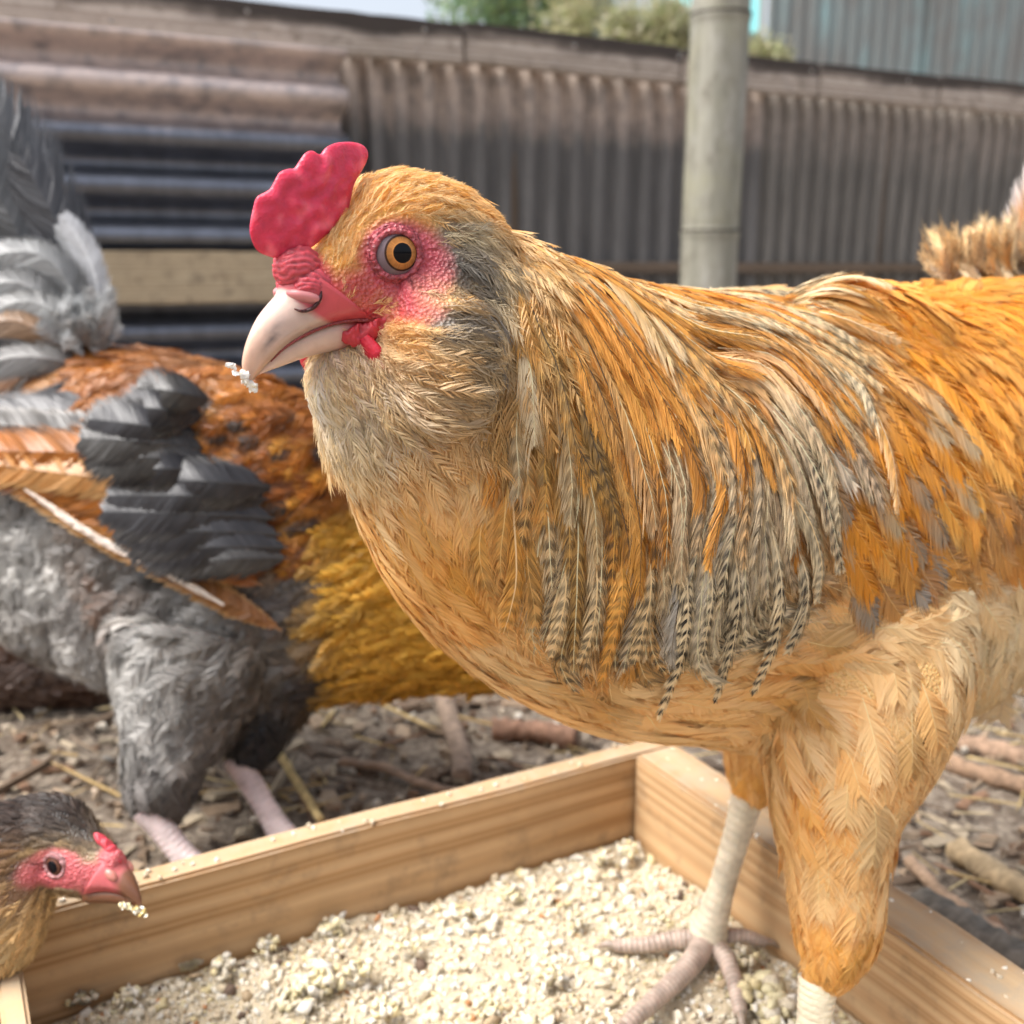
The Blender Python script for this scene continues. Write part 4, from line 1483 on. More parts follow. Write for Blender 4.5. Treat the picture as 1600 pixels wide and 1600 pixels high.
# comb
comb_px = [(428, 403), (405, 392), (394, 369), (393, 350), (397, 325), (402, 308), (416, 299), (423, 292), (434, 270), (447, 264), (456, 263), (464, 251), (473, 239), (483, 236),
           (493, 241), (498, 240), (507, 230), (525, 223), (550, 222), (568, 227), (576, 238), (573, 253), (564, 268), (552, 288), (546, 311), (540, 330), (522, 354), (505, 368), (486, 385), (462, 396), (440, 402)]
pts = [tuple(H1.loc(PPL(x, y, H1.o, H1.l))[:2]) for x, y in comb_px]
Vc, Qc = outline_solid(pts, np.array([13.5, 17.0]), H1, 1.75, 30, 200, lambda x: 0.9 * math.sin(x[0] * 0.13) + 0.02 * (x[1] - 10), 0.55)
q = H1.loc(Vc)
nzc = np.array([noise.noise(Vector(p * 260)) for p in Vc])[:, None]
ccol = np.array([.66, .04, .095]) * (1 + 0.18 * nzc) + np.clip(nzc - 0.2, 0, 1) * np.array([.25, .22, .22])
ob('comb', mesh_np('comb', Vc, Qc, None, np.clip(ccol, 0.01, 1), mat=M_COMB), hen)

# beak
ub = dense([((23.5, 5.0), (11, -11.8, 9.4)), ((26.8, 2.0), (16, -10.6, 7.9)), ((29, -0.6), (21, -10.0, 6.7)), ((32, -2.2), (27, -10.2, 5.6)), ((35.9, -4.4), (33, -11.6, 4.3)),
            ((40.2, -8.3), (38, -14.2, 2.8)), ((43.1, -12.4), (41.3, -16.6, 1.5)), ((44, -15.8), (43, -18.2, .5))], 30)
Vb, Qb, Tb = beak_upper(H1, ub, 18)
q = H1.loc(Vb)
bc = np.tile(np.array([.62, .46, .385]), (len(Vb), 1))
kk = np.clip((q[:, 0] - 33) / 9, 0, 1)[:, None]
bc = bc * (1 - kk * 0.45) + np.array([.66, .36, .2]) * kk * 0.45
bd_ = np.interp(q[:, 0], [5, 17, 20.5, 24, 26.5, 28, 29], [-20, -13.5, -10.6, -7.6, -4.5, 0.5, 6])
pk = np.clip((q[:, 1] - bd_) / 1.6 + 0.5, 0, 1)[:, None]
bc = bc * (1 - pk) + np.array([.58, .085, .10]) * pk
st = np.exp(-((q[:, 1] - (-6.2 - (q[:, 0] - 33) * 0.95)) / 0.9) ** 2 - ((q[:, 0] - 36) / 2.6) ** 2)[:, None] * (q[:, 2:3] > 0)
bc = bc * (1 - st * 0.8) + np.array([.1, .09, .1]) * st * 0.8
st = np.exp(-((q[:, 0] - 29.5) / 1.3) ** 2 - ((q[:, 2]) / 1.6) ** 2)[:, None]
bc = bc * (1 - st * 0.5) + np.array([.2, .17, .18]) * st * 0.5
ob('upper_beak', mesh_np('upper_beak', Vb, Qb, Tb, bc, mat=M_BEAK), hen)
lb = dense([((9, -20.2), (9, -12.9, 8.2)), ((18, -18.6), (17, -11.4, 6.8)), ((24, -17.6), (24, -11.2, 5.3)), ((29, -17.2), (29, -11.9, 4.2)), ((34, -17.1), (34, -13.1, 3.0)), ((38, -17.0), (38, -15.3, 1.7)), ((40.6, -17.0), (40.4, -16.6, .5))], 24)
Vb, Qb, Tb = beak_upper(H1, lb, 16)
q = H1.loc(Vb)
bc = np.tile(np.array([.64, .47, .395]), (len(Vb), 1))
pk = np.clip((20 - q[:, 0]) / 5, 0, 1)[:, None]
bc = bc * (1 - pk) + np.array([.5, .06, .07]) * pk
ob('lower_beak', mesh_np('lower_beak', Vb, Qb, Tb, bc, mat=M_BEAK), hen)
for sg in (1, -1):
    V_, Q_, T_ = ellipsoid(H1(25.0, -2.4, 4.2 * sg), [norm(H1.f * 0.75 + H1.u * 0.35 + H1.l * -0.35 * sg) * 0.0040, H1.u * 0.0020, H1.l * 0.0030], 20, 14)
    o = ob('nostril_flap', mesh_np('nostril_flap', V_, Q_, T_, np.tile(np.array([[.58, .22, .22]]), (len(V_), 1)), mat=M_BEAK), hen)
    sl = [H1(29.0, -4.0, 5.2 * sg), H1(27.4, -5.0, 6.0 * sg), H1(24.8, -4.9, 6.8 * sg), H1(22.6, -3.4, 7.1 * sg), H1(21.6, -1.8, 7.1 * sg)]
    V_, Q_, T_ = tube(sl, [.00015, .0004, .0005, .0005, .00015], 8, 24)
    ob('nostril', mesh_np('nostril', V_, Q_, T_, np.tile(np.array([[.05, .012, .015]]), (len(V_), 1)), mat=M_SKIN), o)
    ec, ax_, oc = EY[0 if sg > 0 else 1]
    e = eye_part(hen, ec, ax_, 0.0076, (.40, .165, .045), None, (.04, .018, .012), (.17, .125, .14), open_deg=46, lid=0.0008, lidcol=(.42, .08, .10), lid_squash=.94, upv=norm(H1.u), oaxis=oc)
    # wattle and gape skin
    fo = 0 if sg > 0 else 6
    wl = [H1(14 + fo, -16, 8.0 * sg), H1(13.4 + fo, -20, 9.8 * sg), H1(13 + fo, -25, 10.4 * sg), H1(12.8 + fo, -29.2, 10.2 * sg)]
    V_, Q_, T_ = tube(wl, [.0025, .0036, .0030, .0009], 16, 30, tuple(H1.f), 0.55)
    V_ = V_ + np.array([noise.noise(Vector(p * 500)) for p in V_])[:, None] * H1.l * 0.0006
    ob('wattle', mesh_np('wattle', V_, Q_, T_, np.tile(np.array([[.55, .02, .045]]), (len(V_), 1)), mat=M_COMB), hen)
    gp = [H1(18.5, -13.9, 6.3 * sg), H1(15, -15.0, 7.7 * sg), H1(10.5, -14.6, 9.4 * sg), H1(5, -13.2, 11.4 * sg)]
    V_, Q_, T_ = tube(gp, [.0010, .0027, .0024, .0009], 20, 50, tuple(H1.l), 0.5)
    V_ = V_ + np.array([noise.noise(Vector(p * 420)) + .6 * noise.noise(Vector(p * 1100)) for p in V_])[:, None] * (H1.l * 0.0010 * sg + H1.u * .0008)
    ob('gape_skin', mesh_np('gape_skin', V_, Q_, T_, np.tile(np.array([[.52, .04, .055]]), (len(V_), 1)), mat=M_COMB), hen)
# wrinkled red flesh over the beak's root
for (f_, u_, l_), (au, af, al) in (((22.0, 3.6, 0), (5.6, 6.2, 5.2)), ((21.0, -1.2, 4.0), (4.4, 6.0, 3.0)), ((21.0, -1.2, -4.0), (4.4, 6.0, 3.0))):
    o_ = H1(f_, u_, l_)
    V_, Q_, T_ = ellipsoid(o_, [H1.u * au * .001, H1.f * af * .001, H1.l * al * .001], 70, 50)
    q = H1.loc(V_)
    rad_ = np.hypot(q[:, 0] - 25.5, q[:, 1] + 3.5) + 1.2 * np.array([noise.noise(Vector(p * 300)) for p in V_])
    wr = np.sin(rad_ * 4.6) * np.clip((rad_ - 1.5) / 2, 0, 1)
    n3 = np.array([noise.noise(Vector(p * 900)) for p in V_])
    V_ = V_ + norm(V_ - o_) * (wr * 0.00016 + n3 * 0.00025)[:, None]
    ob('brow_skin', mesh_np('brow_skin', V_, Q_, T_, np.clip(np.array([.56, .06, .085])[None] * (0.95 + 0.16 * wr[:, None] + 0.25 * n3[:, None]) + 0.02, .01, 1), mat=M_COMB), hen)
for sg in (1, -1):
    ml = [H1(11.5, -12.1, 9.1 * sg), H1(16, -10.9, 7.9 * sg), H1(21, -10.3, 6.7 * sg), H1(27, -10.6, 5.5 * sg), H1(33, -11.95, 4.1 * sg), H1(37.5, -14.4, 2.7 * sg)]
    V_, Q_, T_ = tube(ml, [.0005, .0004, .00035, .0004, .0003, .00015], 8, 40)
    ob('mouth_line', mesh_np('mouth_line', V_, Q_, T_, np.tile(np.array([[.22, .03, .03]]), (len(V_), 1)), mat=M_SKIN), hen)


# legs
def bird_leg(parent, hock, foot, r, toes, colr, toecol, name='leg'):
    pts = [hock, hock * 0.7 + foot * 0.3, hock * 0.3 + foot * 0.7, foot]
    seg = 150
    V, Q, T = tube(pts, [r * 1.15, r * 0.95, r * 0.95, r * 1.35], 18, seg, (0.8, 0.5, 0), 1.0)
    C0 = crom(np.array(pts), seg)
    idx = np.minimum(np.repeat(np.arange(seg), 18), seg - 1)
    a = np.tile(np.arange(18), seg) / 18 * 2 * np.pi
    tt = idx / seg
    ridge = np.abs(np.sin(tt * 17 * np.pi + np.where(np.cos(a - 4.2) > 0.0, 0, 1.57) + 0.35 * np.sin(2 * a))) ** 0.35
    ridge = ridge * (1 - 0.5 * np.exp(-(np.sin((a - 4.2 + 1.57)) / 0.18) ** 2))
    nV = seg * 18
    V[:nV] += norm(V[:nV] - np.repeat(C0, 18, axis=0)) * ((ridge - 0.7) * r * 0.08)[:, None]
    colv = np.tile(np.array(colr), (len(V), 1))
    colv[:nV] *= (0.76 + 0.26 * ridge)[:, None] * (1 + 0.25 * np.array([noise.noise(Vector(p * 140)) for p in V[:nV]])[:, None])
    colv = np.clip(colv, .02, .95)
    o = ob(name, mesh_np(name, V, Q, T, colv, mat=M_SHANK), parent)
    for tpts, tr in toes:
        sg_ = 110
        n_ = len(tpts)
        V, Q, T = tube(tpts, np.linspace(tr, tr * 0.62, n_), 14, sg_, (0, 0, 1))
        C0 = crom(np.array(tpts), sg_)
        ix = np.repeat(np.arange(sg_), 14)
        Ln = np.linalg.norm(np.diff(C0, axis=0), axis=1).sum()
        rg = np.abs(np.sin(ix / sg_ * Ln / 0.0024 * np.pi)) ** 0.5
        nV = sg_ * 14
        V[:nV] += norm(V[:nV] - np.repeat(C0, 14, axis=0)) * ((rg - 0.7) * tr * 0.12)[:, None]
        cv = np.tile(np.array(toecol), (len(V), 1))
        cv[:nV] *= (0.6 + 0.42 * rg)[:, None] * (0.8 + 0.4 * np.array([noise.noise(Vector(p * 180)) for p in V[:nV]])[:, None] + 0.1)
        to = ob('toe', mesh_np('toe', V, Q, T, np.clip(cv, 0.02, 1), mat=M_SHANK), o)
        e0, d = C0[-1], norm(C0[-1] - C0[-6])
        cl = [e0 - d * 0.002, e0 + d * 0.004 + Z * 0.001, e0 + d * 0.009 - Z * 0.0015]
        V, Q, T = tube(cl, [tr * 0.5, tr * 0.36, tr * 0.06], 10, 16, (0, 0, 1))
        # thing > part > sub-part: the claw is joined to the toes' level
        ob('claw', mesh_np('claw', V, Q, T, np.tile(np.array([[.3, .24, .19]]), (len(V), 1)), mat=M_BEAK), o)
    return o


PALE, PINKT = (.68, .60, .45), (.52, .41, .335)
hk = P(1170, 1240, .456)
ft = PZ(1106, 1462, 0.009)
fb = ft + np.array([0, 0, -.002])
bird_leg(hen, hk, ft, .0063, [([fb + Z * .001, PZ(1075, 1512, .007), PZ(1030, 1556, .005), PZ(975, 1605, .005)], .0054),
                              ([fb, PZ(1135, 1500, .006), PZ(1150, 1545, .005), PZ(1157, 1585, .003)], .0046),
                              ([fb, PZ(1060, 1468, .005), PZ(1010, 1476, .003), PZ(960, 1478, .001)], .0048),
                              ([fb + Z * .002, PZ(1160, 1462, .008), PZ(1195, 1472, .004)], .0040)], PALE, PINKT)
hk = P(1279, 1530, .363)
ft = hk + np.array([-0.006, -0.012, 0])
ft[2] = 0.009
fb = ft + np.array([0, 0, -.002])
bird_leg(hen, hk, ft, .0062, [([fb, fb + np.array([-.012, -.02, -.002]), fb + np.array([-.028, -.045, -.003])], .0054),
                              ([fb, fb + np.array([.012, -.02, -.002]), fb + np.array([.020, -.038, -.003])], .0046),
                              ([fb, fb + np.array([-.025, -.006, -.002]), fb + np.array([-.042, -.012, -.003])], .0046),
                              ([fb, fb + np.array([.010, .010, -.001]), fb + np.array([.016, .018, -.003])], .0040)], (.76, .68, .50), PINKT)

# plumage
headp = lambda p: (np.linalg.norm(p - H1(0, -8, 0), axis=1) < 0.044)
r_head = sk1.sample(90000, headp, lambda p: np.clip(sk1.field(p)[:, 4] * 0.66, 0.0007, 0.0018))
r_head = r_head[rng.random(len(r_head)) > np.clip(face_mask(r_head, 0.8) * 1.4, 0, np.where((H1.loc(r_head)[:, 0] > 3) & (H1.loc(r_head)[:, 1] < 2), 0.95, 0.85))]
q = H1.loc(r_head)
r_head = r_head[~((q[:, 0] > 24) & (q[:, 1] > -20))]
# keep the eye and the beak free
for ec, ax_, oc in EY:
    d = r_head - ec
    rr_ = np.linalg.norm(d, axis=1)
    r_head = r_head[~((rr_ < 0.0125) & (norm(d) @ oc > math.cos(math.radians(66))))]
cloak('head_feathers', sk1, hen, r_head, K=4, NB=18, far=.3, lift=0.30, jit=0.2, mat=M_FLUFF, rach=0.00007, camber=0.35, sweep=4.2, fine=0.2, twist=0.2)
POLY = [(785, 400), (900, 400), (1010, 440), (1200, 452), (1260, 520), (1230, 660), (1200, 770), (1100, 860), (960, 870), (800, 850), (770, 600)]
r_body = sk1.sample(60000, lambda p: ~headp(p), lambda p: np.clip(sk1.field(p)[:, 4] * 0.66, 0.0016, 0.006) * np.where(poly_in(pix(p), POLY) & ((p - P(1180, 800, .385)) @ LB1 > 0), 1.35, 1.0) * np.where((p - P(1180, 800, .385)) @ LB1 < -0.02, 1.5, 1.0))
cloak('contour_plumage', sk1, hen, r_body, K=6, NB=54, far=.22, lift=0.12, jit=0.09, tone=0.07, sweep=2.9, fine=1.0, rach=0.0002, twist=0.13)
# hackles: each a part
cand = sk1.sample(30000, lambda p: (p[:, 1] < 0.45) & ((p - P(1180, 800, .385)) @ LB1 > 0.0), 0.0052)
pp_ = pix(cand)
sel = poly_in(pp_, POLY)
vis = sk1.near(cand)[1]
sel &= ((CAMP - cand) * vis).sum(1) > 0
hr = cand[sel]
pp_ = pp_[sel]
if len(hr) > 270:
    kx = rng.choice(len(hr), 270, replace=False)
    hr, pp_ = hr[kx], pp_[kx]
order = np.argsort(pp_[:, 1])[::-1]
hr, pp_ = hr[order], pp_[order]
fld = sk1.field(hr)
hl = np.clip(0.028 + 0.026 * rng.random(len(hr)), 0, 0.056) * np.where(pp_[:, 0] < 830, 0.75, 1.0)
hw_ = 0.0031 + 0.0017 * rng.random(len(hr))
Ph, Nh = sk1.paths(hr, hl, 9, 0.10, base=0.0012, jit=0.10, gravity=0.25)
fld[:, 11] = np.clip(fld[:, 11] + 0.12 + 0.6 * (rng.random(len(hr)) - 0.4), 0.05, 1)
pale = rng.random(len(hr))
HKW = np.array([.88, .72, .46])
rightness = np.clip((pp_[:, 0] - 900) / 200, 0, 1) * np.clip((pp_[:, 1] - 480) / 150, 0.1, 1)
for i in range(len(hr)):
    k = fld[i:i + 1].copy()
    if pale[i] > 0.65 - 0.3 * rightness[i]:
        k[:, 8:11] = HKW
        if rightness[i] > .3: k[:, 5:8] = k[:, 5:8] * .65 + HKW * .35
    if pale[i] < 0.12 or (pp_[i, 1] < 560 and pale[i] < 0.4):
        k[:, 5:8], k[:, 8:11], k[:, 11] = DGOLD, GOLD, 0.1
    cf = field_col(k, L=hl[i:i + 1], W=hw_[i:i + 1])
    Vh, Qh, Th, Ch = feathers(Ph[i:i + 1], Nh[i:i + 1], hw_[i:i + 1], cf, NB=88, seg=4, prof=lance_prof, sweep=3.6, camber=0.45, loose=0.7, twist=0.10, tone=0.10, fine=0.6,
                              rachis=(np.clip(k[:, 8:11] * 1.1, 0, .85) if pale[i] > 0.45 else np.array([[.10, .07, .04]]), 0.00022))
    ob('hackle_feather', mesh_np('hackle_feather', Vh, Qh, Th, Ch, mat=M_FEATHER), hen)
#%%PART4

# ================================================================== THE OTHER HENS
def face(parent, H0, skin_cols, beakcol, combpts, iris, eyeR=7.0, beak_k=1.0, lidcol=(.4, .1, .1), sclera=(.2, .1, .1), pup=18, irisd=34, openr=50):
    bf = lambda f: f if f < 24 else 24 + (f - 24) * beak_k
    H = lambda f, u_, l_=0.0: H0(bf(f), u_, l_)
    H.loc, H.f, H.u, H.l, H.s = H0.loc, H0.f, H0.u, H0.l, H0.s
    ub_ = [((23.5, 5.0), (11, -11.8, 9.0)), ((26.8, 2.0), (16, -10.6, 7.6)), ((29, -0.6), (21, -10.0, 6.4)), ((32, -2.2), (27, -10.2, 5.2)), ((35.9, -4.4), (33, -11.6, 4.0)),
           ((40.2, -8.3), (38, -14.2, 2.6)), ((43.1, -12.4), (41.3, -16.6, 1.4)), ((44, -15.8), (43, -18.2, .5))]
    V, Q, T = beak_upper(H, dense(ub_, 20), 14)
    q = H.loc(V)
    k = np.clip((bf(33) - q[:, 0] + 1.5 * np.array([noise.noise(Vector(p * 300)) for p in V])) / 4, 0, 1)[:, None]
    bc = np.array(beakcol)[None] * (1 - k) + np.array(skin_cols)[None] * k
    ob('upper_beak', mesh_np('upper_beak', V, Q, T, bc, mat=M_BEAK), parent)
    lb_ = [((9, -19), (9, -12.9, 8.0)), ((18, -18.0), (17, -11.4, 6.4)), ((24, -17.6), (24, -11.2, 5.0)), ((29, -17.2), (29, -11.9, 4.0)), ((34, -17.1), (34, -13.1, 2.8)), ((38, -17.0), (38, -15.3, 1.6)), ((40.6, -17.0), (40.4, -16.6, .5))]
    V, Q, T = beak_upper(H, dense(lb_, 16), 12)
    ob('lower_beak', mesh_np('lower_beak', V, Q, T, np.tile(np.array([beakcol]) * 1.1, (len(V), 1)), mat=M_BEAK), parent)
    V, Q = outline_solid(combpts, np.mean(np.array(combpts), axis=0), H, 2.0, 7, 90, None, 0.6)
    ob('comb', mesh_np('comb', V, Q, None, np.tile(np.array([[.50, .055, .075]]), (len(V), 1)), mat=M_COMB), parent)
    for sg in (1, -1):
        V, Q, T = ellipsoid(H(25.2, -2.6, 4.4 * sg), [(H.f * 0.8 + H.u * -0.35) * 0.0042, H.u * 0.0024, H.l * 0.0021], 16, 12)
        ob('nostril_flap', mesh_np('nostril_flap', V, Q, T, np.tile(np.array([[.5, .2, .16]]), (len(V), 1)), mat=M_BEAK), parent)
        ec = H(-0.6, 1.2, (14.6 - eyeR) * sg)
        eye_part(parent, ec, norm(H.l * sg + H.f * 0.1), eyeR * 0.001 * H.s, iris, None, (.03, .015, .01), sclera, open_deg=openr, lid=0.0010 * H.s, lidcol=lidcol, lid_squash=0.82,
                 upv=norm(H.u), pup_deg=pup, iris_deg=irisd)


SKULL = [(-30, -3, 17, 16), (-20, 0, 16.5, 17.5), (-10, 1.2, 16, 17.5), (-3, 1.0, 15, 17.0), (3, -1.5, 13.6, 15.5), (8, -3, 11.6, 14.0), (14, -4, 9.2, 11.5),
         (19, -3.6, 7.0, 9.0), (23, -2.0, 5.8, 6.6), (26.5, 0.0, 3.8, 3.4)]


def skull_shell(H, sk=SKULL):
    C_ = np.array([H(f, uc, 0) for f, uc, w_, h_ in sk])
    return rings_mesh(*dense_rings(C_, np.array([H.l * w_ * .001 for _, _, w_, _ in sk]), np.array([H.u * h_ * .001 for *_, h_ in sk]), 30), 26)


def frame_from(o, f, up_):
    f = norm(f)
    l = norm(np.cross(up_, f))
    return np.stack([f, np.cross(f, l), l], 1)


def one_feather(name, parent, pts, width, colfn, facing, NB=50, prof=quill_prof, mat=None, rach=None, loose=0.15, camber=0.2, sweep=1.4, K=10, label=None, twist=0.2):
    Pt, Nn = pathfrom([P(*q) for q in pts], facing, K)
    V, Q, T, C = feathers(Pt, Nn, np.array([width]), colfn, NB=NB, prof=prof, loose=loose, camber=camber, sweep=sweep, rachis=rach or (np.array([[.3, .25, .2]]), 0.0005), fine=1.5, twist=twist)
    o = ob(name, mesh_np(name, V, Q, T, C, mat=mat or M_FEATHER), parent)
    if label: o['label'] = label
    return o


def edged(c1, c2, edge, amt=0.75, fleck=0.0):
    c1, c2, edge = (np.array(x, float) for x in (c1, c2, edge))

    def f(t, s):
        k = np.clip(t[..., None], 0, 1)
        c = c1 * (1 - k) + c2 * k
        e = np.clip((s[..., None] - amt) / max(1 - amt, 1e-3), 0, 1)
        c = c * (1 - e) + edge * e
        if fleck:
            c = c * (1 + fleck * rng.normal(0, 1, t.shape)[..., None])
        return c
    return f


# ---- grey and copper hen behind, walking right
hen2 = empty('hen', (-0.13, 0.60, GZ))
tag(hen2, 'grey hen with copper wing and lifted grey tail walking behind the tray', 'hen')
L2 = norm(np.array([0.12, -0.99, 0]))
secs2 = [((0, 580), (-60, 960), .665, .036), ((110, 545), (50, 1030), .65, .058), ((230, 540), (180, 1085), .635, .070), ((340, 562), (330, 1108), .62, .073), ((440, 598), (460, 1108), .612, .069),
         ((540, 655), (560, 1095), .608, .058), ((640, 735), (650, 1086), .606, .045), ((740, 820), (750, 1085), .606, .034), ((840, 890), (850, 1078), .606, .025)]
parts = [rings_mesh(*dense_rings(*px_rings(secs2, [L2] * len(secs2), 0.004), 50), 32)]
H2 = HeadFrame(P(905, 985, .606), frame_from(None, RT * 0.93 - UP * 0.35 + FW * 0.1, Z), 0.95)
parts.append(skull_shell(H2))
wx2 = norm(P(60, 760, .60) - P(480, 720, .56))
wn2 = norm(L2 - wx2 * (L2 @ wx2))
parts.append(ellipsoid(P(330, 745, .566), [wx2 * 0.085, wn2 * 0.020, np.cross(wx2, wn2) * 0.058], 28, 20))
t2 = [(310, 1010, .585, .050), (285, 1110, .572, .036), (262, 1180, .566, .0235), (252, 1240, .564, .0185), (252, 1268, .563, .0125), (246, 1284, .563, .0085)]
parts.append(tube([P(x, y, d) for x, y, d, r in t2], [r - .001 for *_, r in t2], 20, 36, (0, 1, 0)))
t3 = [(420, 1020, .62, .045), (402, 1110, .606, .026), (390, 1165, .602, .018), (380, 1200, .60, .009)]
parts.append(tube([P(x, y, d) for x, y, d, r in t3], [r - .001 for *_, r in t3], 20, 30, (0, 1, 0)))
V, F = fuse(parts, 0.0025, 6)
sk2 = Skin(V, F)
m2_ = (P(330, 800, .62), L2)
A = lambda *a, **k: sk2.add(*a, mirror=m2_, **k)
G1, G2, G3, BLK, CU1, CU2, CU3, AMB = (.21, .20, .185), (.42, .40, .37), (.66, .64, .60), (.030, .030, .034), (.33, .11, .022), (.48, .185, .032), (.20, .06, .016), (.70, .36, .06)
A(200, 560, -1, .15, 28e-3, 5e-3, CU2, CU1, 0, .3)
A(330, 590, -1, .1, 26e-3, 5e-3, CU1, CU2, 0, .3)
A(440, 640, -.95, .25, 22e-3, 5e-3, CU1, CU2, 0, .3)
A(120, 560, -.9, .4, 28e-3, 6e-3, CU2, G1, 0, .4)
A(250, 640, -.95, .15, 18e-3, 7e-3, CU3, CU1, 0, .3)
A(330, 660, -.95, .2, 16e-3, 6e-3, CU1, AMB, 0, .3)
A(400, 690, -.9, .35, 15e-3, 6e-3, CU3, CU2, 0, .3)
A(330, 740, -.92, .3, 16e-3, 6.5e-3, CU1, AMB, 0, .3)
A(420, 760, -.85, .45, 15e-3, 6e-3, CU3, CU2, 0, .3)
A(480, 720, -.85, .5, 15e-3, 6e-3, CU1, CU3, 0, .3)
A(480, 800, -.8, .55, 16e-3, 6e-3, CU1, AMB, 0, .3)
A(400, 830, -.85, .35, 18e-3, 7e-3, G1, CU3, 0, .3)
A(200, 660, -.95, .2, 24e-3, 9e-3, BLK, G1, 0, .2)
A(220, 720, -.95, .2, 24e-3, 9e-3, BLK, G1, 0, .2)
A(300, 800, -.95, .25, 26e-3, 9e-3, G1, BLK, 0, .2)
A(300, 870, -.95, .3, 26e-3, 9e-3, BLK, G1, 0, .3)
A(100, 760, -.95, .2, 26e-3, 8e-3, G1, G2, 0, .5)
A(60, 860, -.75, .6, 24e-3, 8e-3, G1, G3, 0, .8)
A(120, 960, -.7, .65, 22e-3, 8e-3, (.19, .17, .155), G3, 0, .8)
A(200, 930, -.8, .5, 24e-3, 8e-3, G1, (.2, .12, .08), 0, .8)
A(250, 1030, -.7, .6, 24e-3, 8e-3, G1, G3, 0, .7)
A(180, 1040, -.6, .7, 24e-3, 8e-3, G1, G3, 0, .8)
A(350, 960, -.8, .4, 22e-3, 8e-3, (.17, .16, .15), G3, 0, .6)
A(360, 1060, -.75, .55, 24e-3, 8e-3, G1, (.26, .23, .2), 0, .6)
A(450, 930, -.8, .5, 24e-3, 8e-3, (.14, .12, .11), G1, 0, .6)
A(460, 1030, -.85, .4, 24e-3, 8e-3, (.14, .12, .1), G1, 0, .6)
A(520, 900, -.9, .3, 26e-3, 6e-3, (.12, .1, .09), G1, 0, .5)
A(530, 1060, -.95, .15, 26e-3, 6e-3, (.12, .1, .09), BLK, 0, .5)
A(600, 860, -.95, .25, 34e-3, 4.5e-3, (.56, .30, .035), (.78, .46, .07), 0, .4)
A(620, 960, -1, .08, 38e-3, 4.5e-3, (.56, .30, .035), (.78, .46, .07), 0, .4)
A(620, 1060, -1, -.02, 38e-3, 4.5e-3, (.56, .30, .035), (.78, .46, .07), 0, .4)
A(720, 900, -.9, .3, 34e-3, 4e-3, (.56, .30, .035), (.78, .46, .07), 0, .4)
A(740, 1050, -1, .0, 34e-3, 4e-3, (.56, .30, .035), (.78, .46, .07), 0, .4)
A(850, 980, -1, .1, 14e-3, 2.4e-3, (.56, .30, .035), (.78, .46, .07), 0, .4)
A(920, 980, -1, .1, 5e-3, 1.4e-3, (.56, .30, .035), (.78, .46, .07), 0, .4)
A(270, 1140, -.2, .9, 20e-3, 8e-3, (.18, .17, .16), G3, 0, .6)
A(225, 1200, -.1, 1, 20e-3, 7e-3, (.2, .18, .165), G1, 0, .6)
A(290, 1200, .05, 1, 20e-3, 7e-3, G1, (.1, .09, .085), 0, .6)
A(255, 1265, .1, 1, 14e-3, 5e-3, (.06, .055, .055), G1, 0, .6)
sk2.add(400, 1130, 0, 1, 18e-3, 6e-3, BLK, (.05, .045, .04), 0, .6, d=.6)
sk2.add(390, 1175, 0, 1, 14e-3, 5e-3, BLK, BLK, 0, .6, d=.6)
sk2.done()
fl = sk2.field(V)
ob('body', mesh_np('body', V, F, None, fl[:, 5:8] * 0.7, mat=M_SKIN), hen2)
rb = sk2.sample(14000, lambda p: np.linalg.norm(p - H2.o, axis=1) > 0.012, lambda p: np.clip(sk2.field(p)[:, 4] * 0.62, 0.002, 0.008))
cloak('contour_plumage', sk2, hen2, rb, K=5, NB=20, far=.3, lift=0.22, jit=0.28, sweep=1.5, fine=0.5, tone=.15)
face(hen2, H2, (.5, .1, .1), (.5, .38, .28), [(28, 6), (26, 14), (21, 12), (18, 20), (12, 15), (8, 23), (2, 18), (-4, 24), (-7, 16), (4, 10), (16, 7)], (.5, .2, .05))
NEARW = -FW + np.array([0, 0, 0.15])
for (pts, wd, cf, lab) in (
        ([(330, 668, .552), (210, 672, .558), (60, 668, .585), (-120, 655, .62)], .012, edged(BLK, G1, G2, .6), None),
        ([(330, 690, .549), (200, 705, .553), (0, 705, .578), (-120, 700, .61)], .0155, edged(CU2, CU1, (.12, .06, .03), .8, .15), None),
        ([(380, 760, .546), (210, 752, .549), (20, 730, .573), (-110, 712, .60)], .0125, edged((.55, .36, .16), CU2, (.5, .3, .12), .6, .15), None),
        ([(420, 850, .546), (260, 805, .546), (80, 750, .568), (-60, 712, .59)], .0150, edged(CU2, CU1, (.16, .07, .03), .75, .2), None),
        ([(410, 915, .548), (290, 860, .545), (130, 790, .562), (0, 735, .58)], .0120, edged(CU1, CU2, (.5, .28, .1), .65, .2), None),
        ([(440, 985, .552), (320, 922, .545), (180, 850, .556), (20, 755, .576)], .0075, edged((.3, .13, .05), (.5, .27, .1), (.6, .38, .16), .55, .1), None)):
    pts = [(x, y, d - .007) for x, y, d in pts]
    one_feather('flight_feather', hen2, pts, wd, cf, NEARW, NB=110, rach=(np.array([[.40, .2, .08]]), 0.0005), K=12)
one_feather('flight_feather', hen2, [(350, 945, .533), (260, 895, .531), (150, 840, .542), (40, 765, .559)], .0022, edged((.72, .66, .6), (.6, .5, .42), (.6, .45, .3)), NEARW, NB=60, rach=(np.array([[.75, .68, .6]]), .0007))
